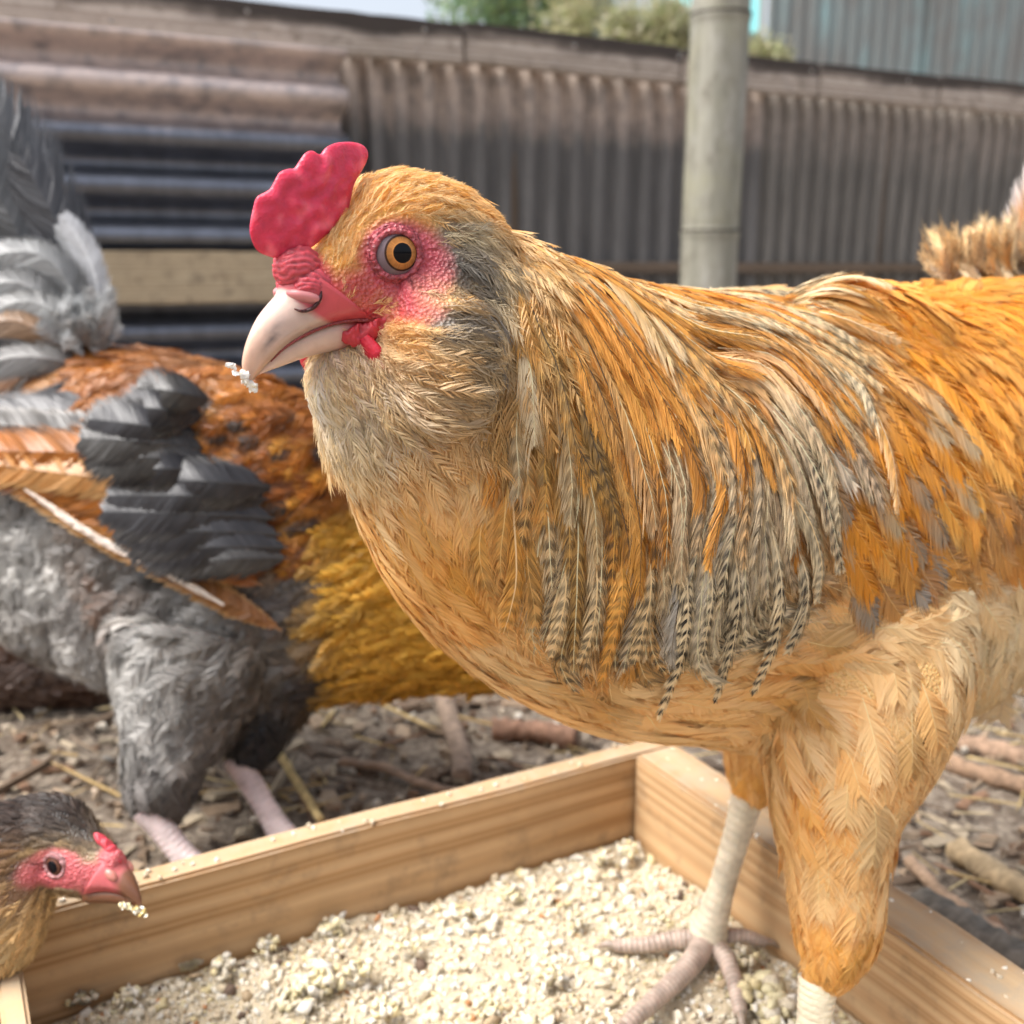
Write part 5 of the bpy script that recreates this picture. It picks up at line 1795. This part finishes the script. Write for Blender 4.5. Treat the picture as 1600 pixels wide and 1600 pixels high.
# great coverts, dark and round
for (x0, y0, x1, y1, wd) in ((330, 625, 215, 605, .013), (320, 650, 190, 635, .014), (310, 680, 140, 655, .015), (320, 700, 125, 685, .016), (330, 720, 135, 715, .015), (330, 735, 180, 735, .012),
                             (430, 760, 215, 750, .014), (420, 780, 170, 775, .015), (430, 810, 160, 800, .016), (440, 835, 180, 830, .016), (450, 855, 205, 860, .015), (450, 872, 240, 882, .011)):
    d0, d1 = .5345, .5275
    c_ = edged(BLK, (.05, .05, .056), (.16, .155, .15), .82, .12) if random.random() < 0.6 else edged((.06, .058, .058), (.10, .098, .095), BLK, .75, .2)
    one_feather('covert_feather', hen2, [(x0, y0, d0 + .004), ((x0 + x1) / 2, (y0 + y1) / 2 - 3, d1 - .004), (x1, y1, d1 + .006)], wd, c_, NEARW, NB=90, loose=.04, twist=.06, sweep=1.1, camber=.35, prof=lambda t: np.clip(t * 5, 0, 1) ** .6 * np.clip((1 - t) * 3.2, 0, 1) ** .5,
                rach=(np.array([[.05, .05, .05]]), 0.0005))
# small scale feathers of the shoulder
for i in range(230):
    x, y = random.uniform(225, 545), random.uniform(590, 880)
    if y > 1.05 * (x - 225) + 720 or (x < 330 and y > 690) or y < 590 + (x - 225) * 0.16: continue
    p, n = sk2.hit(x, y)
    dirp = P(x - 44, y + 14 + random.uniform(-8, 14), .55) - P(x, y, .55)
    dirp = norm(dirp - n * (dirp @ n))
    Ln = random.uniform(.016, .026)
    pts = [p - n * .001, p + dirp * Ln * .5 + n * .0022, p + dirp * Ln + n * .0034]
    c_ = random.choice([edged(BLK, (.06, .05, .045), (.16, .09, .05), .7, .2), edged(CU3, (.48, .22, .045), CU1, .4, .25), edged(CU3, CU2, CU3, .5, .25), edged(CU3, CU1, (.1, .08, .07), .5, .25), edged(CU1, CU2, CU3, .5, .25), edged((.16, .07, .04), (.07, .06, .055), (.3, .2, .13), .7, .2), edged((.1, .06, .04), CU1, CU3, .5, .25), edged(CU1, AMB, CU2, .4, .2)])
    Pt, Nn = pathfrom(pts, n, 5)
    V_, Q_, T_, C_ = feathers(Pt, Nn, np.array([random.uniform(.0045, .0065)]), c_, NB=26, prof=lambda t: np.clip(t * 5, 0, 1) ** .6 * np.clip((1 - t) * 3, 0, 1) ** .5, loose=.6, sweep=1.7, rachis=(np.array([[.2, .1, .04]]), .0003), fine=.5)
    ob('scale_feather', mesh_np('scale_feather', V_, Q_, T_, C_, mat=M_FEATHER), hen2)
# tail
TLS = [([(110, 570, .66), (95, 430, .655), (45, 290, .65), (-25, 140, .65)], .024, (.045, .048, .055), (.10, .105, .115), quill_prof),
       ([(90, 590, .66), (60, 440, .645), (0, 310, .64), (-70, 200, .64)], .026, (.06, .062, .066), (.11, .113, .118), quill_prof),
       ([(125, 560, .655), (120, 440, .642), (85, 340, .638), (30, 240, .638)], .016, (.04, .042, .05), (.06, .062, .07), quill_prof),
       ([(150, 535, .64), (153, 450, .634), (130, 385, .632), (98, 335, .632)], .011, (.62, .63, .64), (.5, .51, .53), lance_prof),
       ([(145, 540, .645), (140, 460, .636), (120, 400, .635), (90, 350, .636)], .010, (.5, .5, .5), (.35, .36, .37), lance_prof),
       ([(130, 550, .64), (110, 450, .628), (55, 395, .626), (-40, 405, .63)], .015, (.24, .245, .245), (.34, .345, .345), quill_prof),
       ([(110, 560, .64), (80, 480, .624), (20, 440, .622), (-60, 470, .626)], .016, (.30, .30, .295), (.22, .222, .222), quill_prof),
       ([(130, 560, .635), (100, 500, .620), (40, 470, .618), (-40, 500, .62)], .013, (.4, .4, .39), (.3, .3, .295), quill_prof),
       ([(125, 570, .635), (80, 530, .618), (20, 500, .616), (-50, 520, .62)], .011, (.34, .2, .11), (.28, .2, .14), quill_prof),
       ([(140, 580, .63), (80, 560, .614), (10, 560, .613), (-60, 590, .616)], .012, (.32, .31, .3), (.25, .245, .24), quill_prof),
       ([(165, 560, .62), (100, 590, .61), (50, 620, .606), (20, 640, .606)], .009, (.40, .17, .035), (.45, .22, .06), lance_prof),
       ([(180, 575, .615), (120, 610, .602), (60, 650, .60), (-20, 660, .605)], .014, (.035, .035, .04), (.05, .05, .055), quill_prof),
       ([(170, 640, .595), (100, 640, .592), (20, 645, .60), (-80, 655, .61)], .014, (.16, .16, .165), (.12, .12, .125), quill_prof),
       ([(70, 600, .67), (20, 470, .665), (-40, 380, .66), (-120, 300, .66)], .026, (.06, .062, .068), (.1, .105, .11), quill_prof),
       ([(105, 575, .665), (85, 430, .662), (30, 320, .66), (-30, 230, .66)], .026, (.035, .037, .042), (.055, .057, .063), quill_prof),
       ([(115, 570, .668), (105, 470, .665), (70, 380, .664), (10, 320, .664)], .022, (.03, .032, .036), (.05, .052, .056), quill_prof)]
for pts, wd, c1_, c2_, pr_ in TLS:
    if max(c1_) < .15: pr_ = contour_prof
    one_feather('tail_feather', hen2, pts, wd * (1.25 if max(c1_) < .15 else 1), edged(c1_, c2_, tuple(x * 1.3 for x in c2_), .7, .06), NEARW, NB=150, prof=pr_, loose=.1 if max(c1_) < .15 else .3, twist=.1, camber=.35, sweep=1.8, rach=(np.array([np.array(c1_) * 1.2]), .0006), K=12)
for i in range(60):                                       # down at the root of the tail
    x, y = random.uniform(95, 170), random.uniform(505, 560)
    p0 = P(x, y, .64 - random.random() * .03)
    e_ = P(x + random.uniform(-40, 25), y - random.uniform(25, 65), .63 - random.random() * .03)
    g_ = random.uniform(.3, .62)
    Pt, Nn = pathfrom([p0, (p0 + e_) / 2 - FW * .003, e_], NEARW, 5)
    V_, Q_, T_, C_ = feathers(Pt, Nn, np.array([.006]), plain_col((g_, g_, g_), (g_ * .95, g_, g_)), NB=18, loose=1., sweep=1.8, rachis=(np.array([[g_, g_, g_]]), .0002), fine=.4)
    ob('down_feather', mesh_np('down_feather', V_, Q_, T_, C_, mat=M_FLUFF), hen2)
LEGP = (.76, .64, .63)
for hk, ftx in ((P(228, 1262, .556), (.030, -.010)), (P(368, 1184, .598), (.034, -.024))):
    ft = hk + np.array([ftx[0], ftx[1], 0])
    ft[2] = GZ + .009
    fb = ft - Z * .002
    bird_leg(hen2, hk, ft, .0072, [([fb, fb + np.array([.025, -.008, -.002]), fb + np.array([.05, -.012, -.004])], .006), ([fb, fb + np.array([.02, -.024, -.002]), fb + np.array([.036, -.042, -.004])], .005),
                                   ([fb, fb + np.array([.02, .018, -.002]), fb + np.array([.036, .034, -.004])], .005), ([fb, fb + np.array([-.012, -.003, -.001]), fb + np.array([-.022, -.005, -.004])], .0045)], LEGP, LEGP)

# ---- dark headed pullet at the lower left, feeding
S3 = 0.84
f3 = norm(RT * 0.86 + UP * 0.02 - FW * 0.46)
B3 = frame_from(None, f3, norm(RT * 0.05 + UP * 0.98 - FW * 0.16))
H3 = HeadFrame(np.zeros(3), B3, S3)
o3 = P(80, 1360, .372) - (H3.l * -14.6 * .001)
H3 = HeadFrame(o3, B3, S3)
hen3 = empty('hen', (-0.27, 0.37, GZ))
tag(hen3, 'brown pullet with dark crown and red face leaning in at the lower left', 'hen')
parts = [skull_shell(H3, [(-34, 3, 18, 21), (-22, 4, 18, 21.5), (-10, 3.5, 17, 21)] + [(f, u_ + .8, w_, h_ + 1.5) for f, u_, w_, h_ in SKULL[3:]])]
secs3 = [((50, 1255), (80, 1430), .384, .0135), ((5, 1246), (60, 1490), .385, .018), ((-60, 1256), (20, 1530), .388, .023), ((-150, 1290), (-90, 1570), .396, .032), ((-260, 1300), (-230, 1585), .41, .048),
         ((-420, 1290), (-420, 1560), .43, .062), ((-600, 1270), (-620, 1500), .45, .055), ((-740, 1250), (-740, 1400), .47, .03)]
L3 = norm(np.array([0.05, -1, 0]))
parts.append(rings_mesh(*dense_rings(*px_rings(secs3, [L3] * len(secs3), 0.002), 44), 28))
V, F = fuse(parts, 0.0017, 5)
R3 = 7.0e-3 * S3
for sg in (1, -1):
    ec = H3(-0.6, 1.2, (14.6 - 7.0) * sg)
    oc = norm(H3.l * sg + H3.f * 0.1)
    d = V - ec
    r = np.linalg.norm(d, axis=1)
    ang = np.degrees(np.arccos(np.clip((d / r[:, None]) @ oc, -1, 1)))
    k = (ang < 46) & (r < .013)
    V[k] = ec + d[k] / r[k, None] * (R3 - .0009)
sk3 = Skin(V, F)
m3 = (H3.o, H3.l / S3)
A = lambda *a, **k: sk3.add(*a, mirror=m3, **k)
DB, DB2, TN3, BR3 = (.035, .027, .024), (.07, .047, .036), (.82, .54, .24), (.24, .12, .055)
A(110, 1280, -.9, -.3, 6e-3, 1.2e-3, DB, DB2, 0, .4)
A(140, 1318, -.9, -.3, 5e-3, 1.1e-3, DB, DB2, 0, .4)
A(60, 1260, -1, -.1, 7e-3, 1.4e-3, DB, DB2, 0, .4)
A(20, 1270, -1, .1, 8e-3, 1.6e-3, DB, (.12, .06, .04), 0, .4)
A(90, 1265, -1, -.1, 7e-3, 1.4e-3, DB, DB2, 0, .4)
A(40, 1250, -1, -.1, 7e-3, 1.4e-3, DB, DB2, 0, .4)
A(130, 1300, -.9, -.3, 6e-3, 1.2e-3, DB, DB2, 0, .4)
A(75, 1285, -1, 0, 7e-3, 1.4e-3, DB, DB2, 0, .4)
A(100, 1290, -1, 0, 6e-3, 1.2e-3, DB, DB2, 0, .4)
A(30, 1282, -1, 0, 7e-3, 1.4e-3, DB, DB2, 0, .4)
A(50, 1298, -1, 0, 7e-3, 1.4e-3, DB, (.14, .07, .04), 0, .4)
A(10, 1360, -.9, .4, 9e-3, 1.9e-3, (.1, .055, .035), (.3, .17, .08), 0, .6)
A(5, 1250, -1, .1, 8e-3, 1.6e-3, DB, DB2, 0, .4)
A(0, 1300, -1, .1, 8e-3, 1.6e-3, DB, (.12, .06, .04), 0, .4)
A(105, 1328, -.95, -.2, 4e-3, 1.0e-3, (.6, .42, .2), TN3, 0, .4)
A(120, 1312, -1, 0, 5e-3, 1.1e-3, DB, DB2, 0, .4)
A(90, 1308, -1, 0, 5e-3, 1.1e-3, DB, DB2, 0, .4)
A(60, 1312, -1, 0, 6e-3, 1.2e-3, DB, DB2, 0, .4)
A(20, 1310, -1, 0, 7e-3, 1.4e-3, DB, DB2, 0, .4)
A(60, 1330, -1, .0, 5e-3, 1.1e-3, (.45, .3, .13), (.4, .25, .1), 0, .4)
A(140, 1340, -.6, -.6, 4e-3, 1.0e-3, (.55, .42, .25), (.2, .12, .06), 0, .4)
A(20, 1330, -.9, .4, 9e-3, 1.9e-3, BR3, (.4, .22, .08), 0, .6)
A(30, 1390, -.8, .6, 9e-3, 2e-3, BR3, TN3, 0, .7)
A(60, 1425, -.7, .7, 8e-3, 1.8e-3, (.4, .27, .13), TN3, 0, .8)
A(100, 1430, -.8, .5, 6e-3, 1.2e-3, (.4, .25, .12), (.5, .36, .2), 0, .6)
A(40, 1460, -.5, .9, 12e-3, 2.6e-3, TN3, (.55, .4, .2), 0, .9)
A(10, 1490, -.5, .9, 14e-3, 2.8e-3, TN3, (.55, .4, .2), 0, .9)
A(-60, 1400, -.9, .5, 16e-3, 3e-3, BR3, TN3, 0, .5)
A(-200, 1420, -1, .3, 22e-3, 5e-3, BR3, DB2, 0, .5)
A(-450, 1420, -1, .1, 26e-3, 6e-3, BR3, DB2, 0, .5)
sk3.done()


def face3(p):
    q = H3.loc(p)
    f, u_, l = q[:, 0], q[:, 1], np.abs(q[:, 2])
    e = ((f - 1) / 13.0) ** 2 + ((u_ + 1) / 10.0) ** 2
    a = np.clip(2.0 - e * 1.5, 0, 1) * (l > 4)
    b = np.clip((f - 8) / 3, 0, 1) * np.clip((4 - u_) / 3, 0, 1) * (u_ > -14)
    c = np.clip((f - 17) / 3, 0, 1)
    return np.clip(np.maximum(np.maximum(a, b), c), 0, 1)


fl = sk3.field(V)
k = face3(V)[:, None]
nz = np.array([noise.noise(Vector(p * 500)) for p in V])[:, None]
ob('body', mesh_np('body', V, F, None, np.clip(fl[:, 5:8] * .7 * (1 - k) + (np.array([.55, .12, .13]) * (1 + .3 * nz)) * k, .01, 1), mat=M_SKIN), hen3)
near3 = lambda p: (np.linalg.norm(p - H3.o, axis=1) < .06)
rh = sk3.sample(16000, near3, lambda p: np.clip(sk3.field(p)[:, 4] * .8, .0009, .004))
rh = rh[rng.random(len(rh)) > np.clip(face3(rh) * 1.5, 0, .98)]
q = H3.loc(rh)
rh = rh[~(q[:, 0] > 20)]
cloak('head_feathers', sk3, hen3, rh, K=4, NB=14, lift=.18, jit=.15, mat=M_FLUFF, rach=.00008, sweep=3.6, fine=.3, twist=.1, tone=.1)
rb = sk3.sample(3500, lambda p: ~near3(p), lambda p: np.clip(sk3.field(p)[:, 4] * .75, .003, .006))
cloak('contour_plumage', sk3, hen3, rb, K=5, NB=10, lift=.12)
face(hen3, H3, (.58, .14, .15), (.17, .075, .04), [(28.0, 0), (28.4, 2), (26.8, 3.2), (26, 5.4), (24.2, 5.8), (22.8, 8), (20.8, 8), (19, 10.6), (16.6, 10.6), (14, 12.6), (11.5, 12), (15, 7), (20, 3), (25, 0)], (.10, .04, .025),
     lidcol=(.42, .2, .2), sclera=(.22, .1, .09), pup=24, irisd=38, openr=47, beak_k=.62)
for sg, dx in ((1, 0), (-1, .03)):
    hk = np.array([-.30 + dx, .40 - .05 * (sg < 0), .03])
    ft = np.array([hk[0] + .01, hk[1] - .005, GZ + .008])
    fb = ft - Z * .002
    bird_leg(hen3, hk, ft, .005, [([fb, fb + np.array([.03, 0, -.003])], .0045), ([fb, fb + np.array([.02, .02, -.003])], .004), ([fb, fb + np.array([.02, -.02, -.003])], .004), ([fb, fb + np.array([-.015, 0, -.003])], .0035)], LEGP, LEGP)

# ---- brown hen squatting at the left, mostly hidden
hen4 = empty('hen', (-0.40, 0.80, GZ))
tag(hen4, 'dark brown hen squatting on the ground behind the grey hen at the left edge', 'hen')
secs4 = [((225, 1010), (230, 1085), .80, .018), ((130, 900), (125, 1108), .80, .045), ((0, 840), (0, 1122), .80, .064), ((-150, 800), (-150, 1128), .80, .070), ((-300, 790), (-300, 1090), .80, .058),
         ((-400, 740), (-400, 980), .80, .040), ((-440, 660), (-480, 800), .80, .026)]
L4 = norm(np.array([0.0, -1, 0]))
H4 = HeadFrame(P(-480, 660, .80), frame_from(None, RT * -0.95 - UP * 0.2 - FW * 0.2, Z), 0.95)
V, F = fuse([rings_mesh(*dense_rings(*px_rings(secs4, [L4] * len(secs4), 0.004), 36), 26), skull_shell(H4)], 0.003, 5)
sk4 = Skin(V, F)
m4 = (P(-100, 950, .80), L4)
A = lambda *a, **k: sk4.add(*a, mirror=m4, **k)
A(180, 1050, .9, .3, 26e-3, 8e-3, (.16, .12, .1), (.22, .18, .16), 0, .7, d=.8)
A(90, 1080, .95, .1, 30e-3, 8e-3, (.22, .12, .075), (.12, .07, .05), 0, .5, d=.8)
A(60, 1020, .95, .2, 30e-3, 8e-3, (.2, .16, .14), (.13, .09, .07), 0, .6, d=.8)
A(0, 960, 1, .1, 30e-3, 8e-3, (.14, .075, .05), (.2, .1, .06), 0, .5, d=.8)
A(-200, 950, 1, .1, 30e-3, 8e-3, (.14, .075, .05), (.2, .1, .06), 0, .5, d=.8)
A(-450, 700, .5, .8, 10e-3, 3e-3, (.14, .075, .05), (.2, .1, .06), 0, .5, d=.8)
sk4.done()
ob('body', mesh_np('body', V, F, None, sk4.field(V)[:, 5:8] * .7, mat=M_SKIN), hen4)
rb = sk4.sample(5000, None, lambda p: np.clip(sk4.field(p)[:, 4] * .65, .003, .008))
cloak('contour_plumage', sk4, hen4, rb, K=5, NB=14, lift=.14, sweep=1.6, fine=.6)
face(hen4, H4, (.5, .1, .1), (.4, .3, .22), [(28, 6), (26, 14), (18, 20), (8, 22), (0, 18), (4, 10), (16, 7)], (.5, .2, .05))

# ================================================================== FEED ON THE BEAKS
def crumbs(name, cents, rads, cols_, label):
    V, F, C = lumps(np.array(cents), np.array(rads), np.array(cols_), .75, .3)
    return tag(ob(name, mesh_np(name, V, None, F, np.clip(C, .05, .9), smooth=False, mat=M_CRUMB)), label, 'feed')


cs, rs, ks = [], [], []
for i in range(34):
    t = random.random()
    base_ = H1(44.2 - 1.2 * t, -15.0 - 4.5 * t, random.uniform(-1.2, 1.4))
    cs.append(base_ + norm(rng.normal(0, 1, 3)) * random.uniform(0, .0011))
    rs.append(random.uniform(.0004, .0012))
    ks.append(random.choice([(.84, .82, .76), (.8, .74, .6), (.86, .84, .8)]))
for i in range(12):
    cs.append(H1(45.3 + random.uniform(-.6, .8), -12.5 - random.uniform(0, 3), random.uniform(-2.4, -.2)))
    rs.append(random.uniform(.0004, .0009))
    ks.append((.86, .85, .82))
crumbs('feed_crumb', cs, rs, ks, 'white crumb of feed stuck to the pale beak of the golden hen')
cs, rs, ks = [], [], []
for i in range(40):
    t = random.random()
    cs.append(H3(27 + 13 * t + random.uniform(-1, 1), -14.5 - 3.2 * t - random.uniform(0, 2.5), -3.4 + 2.2 * t + random.uniform(-1.4, 1)))
    rs.append(random.uniform(.0005, .0011))
    ks.append(random.choice([(.78, .70, .42), (.8, .76, .6), (.5, .38, .14), (.84, .82, .74)]))
crumbs('feed_crumb', cs, rs, ks, 'yellowish crumbs of feed under the brown beak of the dark pullet')

# ---- tail and loose feathers of the golden hen
for pts, wd, cf, lo in (
        ([(1612, 470, .515), (1618, 395, .515), (1645, 310, .52), (1700, 210, .53)], .020, edged((.42, .18, .06), (.45, .2, .07), (.75, .72, .7), .8), .15),
        ([(1640, 470, .525), (1650, 360, .525), (1680, 270, .53), (1730, 170, .54)], .022, edged((.3, .14, .06), (.4, .18, .06), (.2, .14, .1), .8), .15),
        ([(1680, 470, .535), (1710, 370, .54), (1750, 290, .55), (1820, 210, .56)], .022, edged((.25, .16, .1), (.4, .18, .06), (.2, .14, .1), .8), .15),
        ([(1640, 480, .55), (1640, 380, .56), (1670, 280, .57), (1710, 190, .58)], .022, edged((.3, .14, .06), (.4, .18, .06), (.2, .14, .1), .8), .15),
        ([(1530, 1030, .44), (1555, 1065, .435), (1565, 1100, .435), (1560, 1125, .437)], .0085, plain_col(PTAN, CREAM), .8)):
    one_feather('tail_feather', hen, pts, wd, cf, NEARW, NB=150, loose=lo, rach=(np.array([[.6, .45, .3]]), .0005), K=10)
for i in range(170):
    x = random.uniform(1490, 1640)
    p0 = P(x, random.uniform(425, 450), .505 + random.uniform(-.03, .03))
    q_ = (x - 1495) / 145
    e_ = P(x - random.uniform(5, 55) * (1.2 - q_), 442 - random.uniform(25, 80 + 50 * q_), .505 + random.uniform(-.04, .03))
    c_ = random.choice([PTAN, TAN, (.32, .24, .18), (.45, .3, .16), (.22, .19, .17), CREAM])
    Pt, Nn = pathfrom([p0, (p0 + e_) / 2 + RT * -.002, e_], NEARW, 5)
    V_, Q_, T_, C_ = feathers(Pt, Nn, np.array([.0040]), plain_col(c_, PTAN), NB=30, loose=1., twist=.12, sweep=3.4, rachis=(np.array([c_]), .0002), fine=.3)
    ob('down_feather', mesh_np('down_feather', V_, Q_, T_, C_, mat=M_FLUFF), hen)

# ---- wing and shoulder feathers of the golden hen, each one a part
def skin_feathers(name, sk, parent, spots, NB=60, prof=None):
    for (x, y, dx, dy, Ln, wd, cf, lift) in spots:
        p, n = sk.hit(x, y)
        d = RT * dx - UP * dy
        d = norm(d - n * (d @ n))
        q0 = np.stack([p + d * Ln * t for t in (0, .33, .66, 1)])
        q, nn = sk.near(q0)
        pts = q + nn * (np.array([-.0005, .0018, .0028, .0030]) + lift)[:, None]
        C_ = crom(pts, 7)
        Nn_ = norm(crom(nn, 7))
        V_, Q_, T_, K_ = feathers(C_[None], Nn_[None], np.array([wd]), cf, NB=NB, prof=prof or (lambda t: np.clip(t * 4, 0, 1) ** .6 * np.clip((1 - t) * 2.2, 0, 1) ** .55),
                                  loose=.5, sweep=2.8, camber=.3, rachis=(np.clip(np.array([cf(np.array([[.5]]), np.array([[1.]]))[0, 0]]) * 1.1, 0, .9), .0002), fine=.8, tone=.09, twist=.15)
        ob(name, mesh_np(name, V_, Q_, T_, K_, mat=M_FEATHER), parent)


spots = []
wingc = [edged(ORANGE, (.38, .29, .20), ORANGE, .6, .05), edged(DGOLD, (.55, .42, .25), GOLD, .6, .05), edged(ORANGE, GOLD, (.86, .55, .16), .6, .05), edged(DGOLD, ORANGE, GOLD, .7, .05), edged(ORANGE, (.78, .40, .08), (.88, .62, .22), .7, .05), edged((.5, .24, .06), ORANGE, GOLD, .6, .05)]
sec = [edged(BROWN, (.42, .2, .07), (.7, .45, .2), .75, .05), edged((.42, .28, .16), (.36, .30, .24), BROWN, .5, .05), edged((.45, .22, .08), BROWN, TAN, .7, .05)]
random.seed(21)
for row, (xa, ya, xb, yb) in enumerate(((1290, 830, 1500, 640), (1260, 770, 1470, 590), (1240, 700, 1430, 545))):
    for k in range(9):
        t = (k + random.uniform(.2, .8)) / 9
        spots.append((xa + (xb - xa) * t, ya + (yb - ya) * t, .72 + random.uniform(-.1, .1), .7 + random.uniform(-.1, .1), random.uniform(.026, .034), random.uniform(.0055, .0075), random.choice(wingc), .0008))
for k in range(11):
    t = (k + random.uniform(.2, .8)) / 11
    spots.append((1310 + 270 * t, 885 - 190 * t, .7 + random.uniform(-.12, .12), .75, random.uniform(.026, .034), random.uniform(.007, .009), random.choice(sec), .0))
spots.sort(key=lambda q: -q[1])
skin_feathers('wing_feather', sk1, hen, spots)
# ---- crumbs spilt on the board tops
cs, rs, ks = [], [], []
for i in range(90):
    if random.random() < .35:
        b_ = TA + nL * random.uniform(.001, .0135) + TU * random.uniform(0, LL)
    else:
        b_ = TA + nR * random.uniform(.002, .025) + TV * abs(random.gauss(.16, .1))
    r_ = random.uniform(.0005, .0017)
    cs.append(b_ + Z * (top + r_ * .4))
    rs.append(r_)
    ks.append(random.choice([(.8, .74, .6), (.84, .8, .7), (.6, .5, .36)]))
Vq, Fq, Cq = lumps(np.array(cs), np.array(rs), np.array(ks))
tag(ob('spilt_crumbs', mesh_np('spilt_crumbs', Vq, None, Fq, np.clip(Cq, .05, .9), mat=M_CRUMB)), 'pale crumbs of feed spilt along the tops of the tray boards', 'crumbs', kind='stuff')
# ---- the long hackle points that hang over the breast
HK_LONG = [([(1050, 760), (1062, 900), (1056, 1000), (1022, 1100)], CREAM, 1.), ([(1120, 760), (1140, 900), (1130, 990), (1106, 1074)], CREAM, 1.), ([(1190, 780), (1205, 900), (1195, 990), (1163, 1062)], CREAM, 1.),
           ([(960, 780), (965, 900), (956, 960), (935, 1045)], GOLD, .5), ([(1300, 560), (1345, 640), (1372, 720), (1378, 802)], CREAM, .15), ([(1180, 560), (1250, 660), (1285, 780), (1288, 892)], CREAM, .6),
           ([(1000, 800), (1008, 900), (994, 970), (982, 1015)], PTAN, .8), ([(1230, 830), (1246, 900), (1236, 960), (1212, 1004)], CREAM, 1.), ([(870, 800), (880, 900), (872, 960), (862, 1002)], PTAN, .6),
           ([(1230, 520), (1290, 570), (1330, 620), (1350, 680)], CREAM, .7), ([(1200, 480), (1290, 500), (1350, 525), (1386, 545)], CREAM, .2), ([(800, 780), (806, 880), (800, 930), (790, 965)], PTAN, .4),
           ([(920, 800), (928, 900), (920, 970), (903, 1010)], PTAN, .7), ([(1085, 800), (1100, 900), (1090, 970), (1078, 1020)], CREAM, .9), ([(1160, 700), (1235, 790), (1262, 870), (1255, 930)], PTAN, .6)]
for pts, c2_, bar_ in HK_LONG:
    q = [sk1.hit(x, y) for x, y in pts]
    w3 = np.array([p + n * h for (p, n), h in zip(q, (.001, .0042, .0055, .0062))])
    C_ = crom(w3, 10)
    Nn_ = norm(crom(np.array([n for _, n in q]), 10))
    Ln = np.linalg.norm(np.diff(C_, axis=0), axis=1).sum()
    c2_ = HKW if c2_ == CREAM else c2_
    k = np.concatenate([[0, 0, 0, Ln, .0036], np.array(HKW) * .8 if bar_ > .5 else GOLD, c2_, [bar_, .5]])[None]
    V_, Q_, T_, K_ = feathers(C_[None], Nn_[None], np.array([.0036]), field_col(k, L=np.array([Ln]), W=np.array([.0036])), NB=88, seg=4, prof=lance_prof, sweep=3.2, camber=.45, loose=.5, twist=.10, tone=.1, fine=.6, rachis=(np.array([c2_]), .00028))
    ob('hackle_feather', mesh_np('hackle_feather', V_, Q_, T_, K_, mat=M_FEATHER), hen)
# ---- nail heads of the fence rail
for s_ in np.arange(-1.4, 2.6, 0.31):
    for dz in (0.016, 0.055):
        c_ = fpt(s_ + random.uniform(-.05, .05), RZ + dz, 0.0385)
        V_, Q_, T_ = ellipsoid(c_, [FN * .0018, FD * .0042, Z * .0042], 10, 6)
        ob('nail_head', mesh_np('nail_head', V_, Q_, T_, np.tile(np.array([[.32, .30, .28]]), (len(V_), 1)), mat=M_BEAK), fence)
#print('TRIS', sum(len(o.data.loops) - 2 * len(o.data.polygons) for o in sc.objects if o.type == 'MESH'))
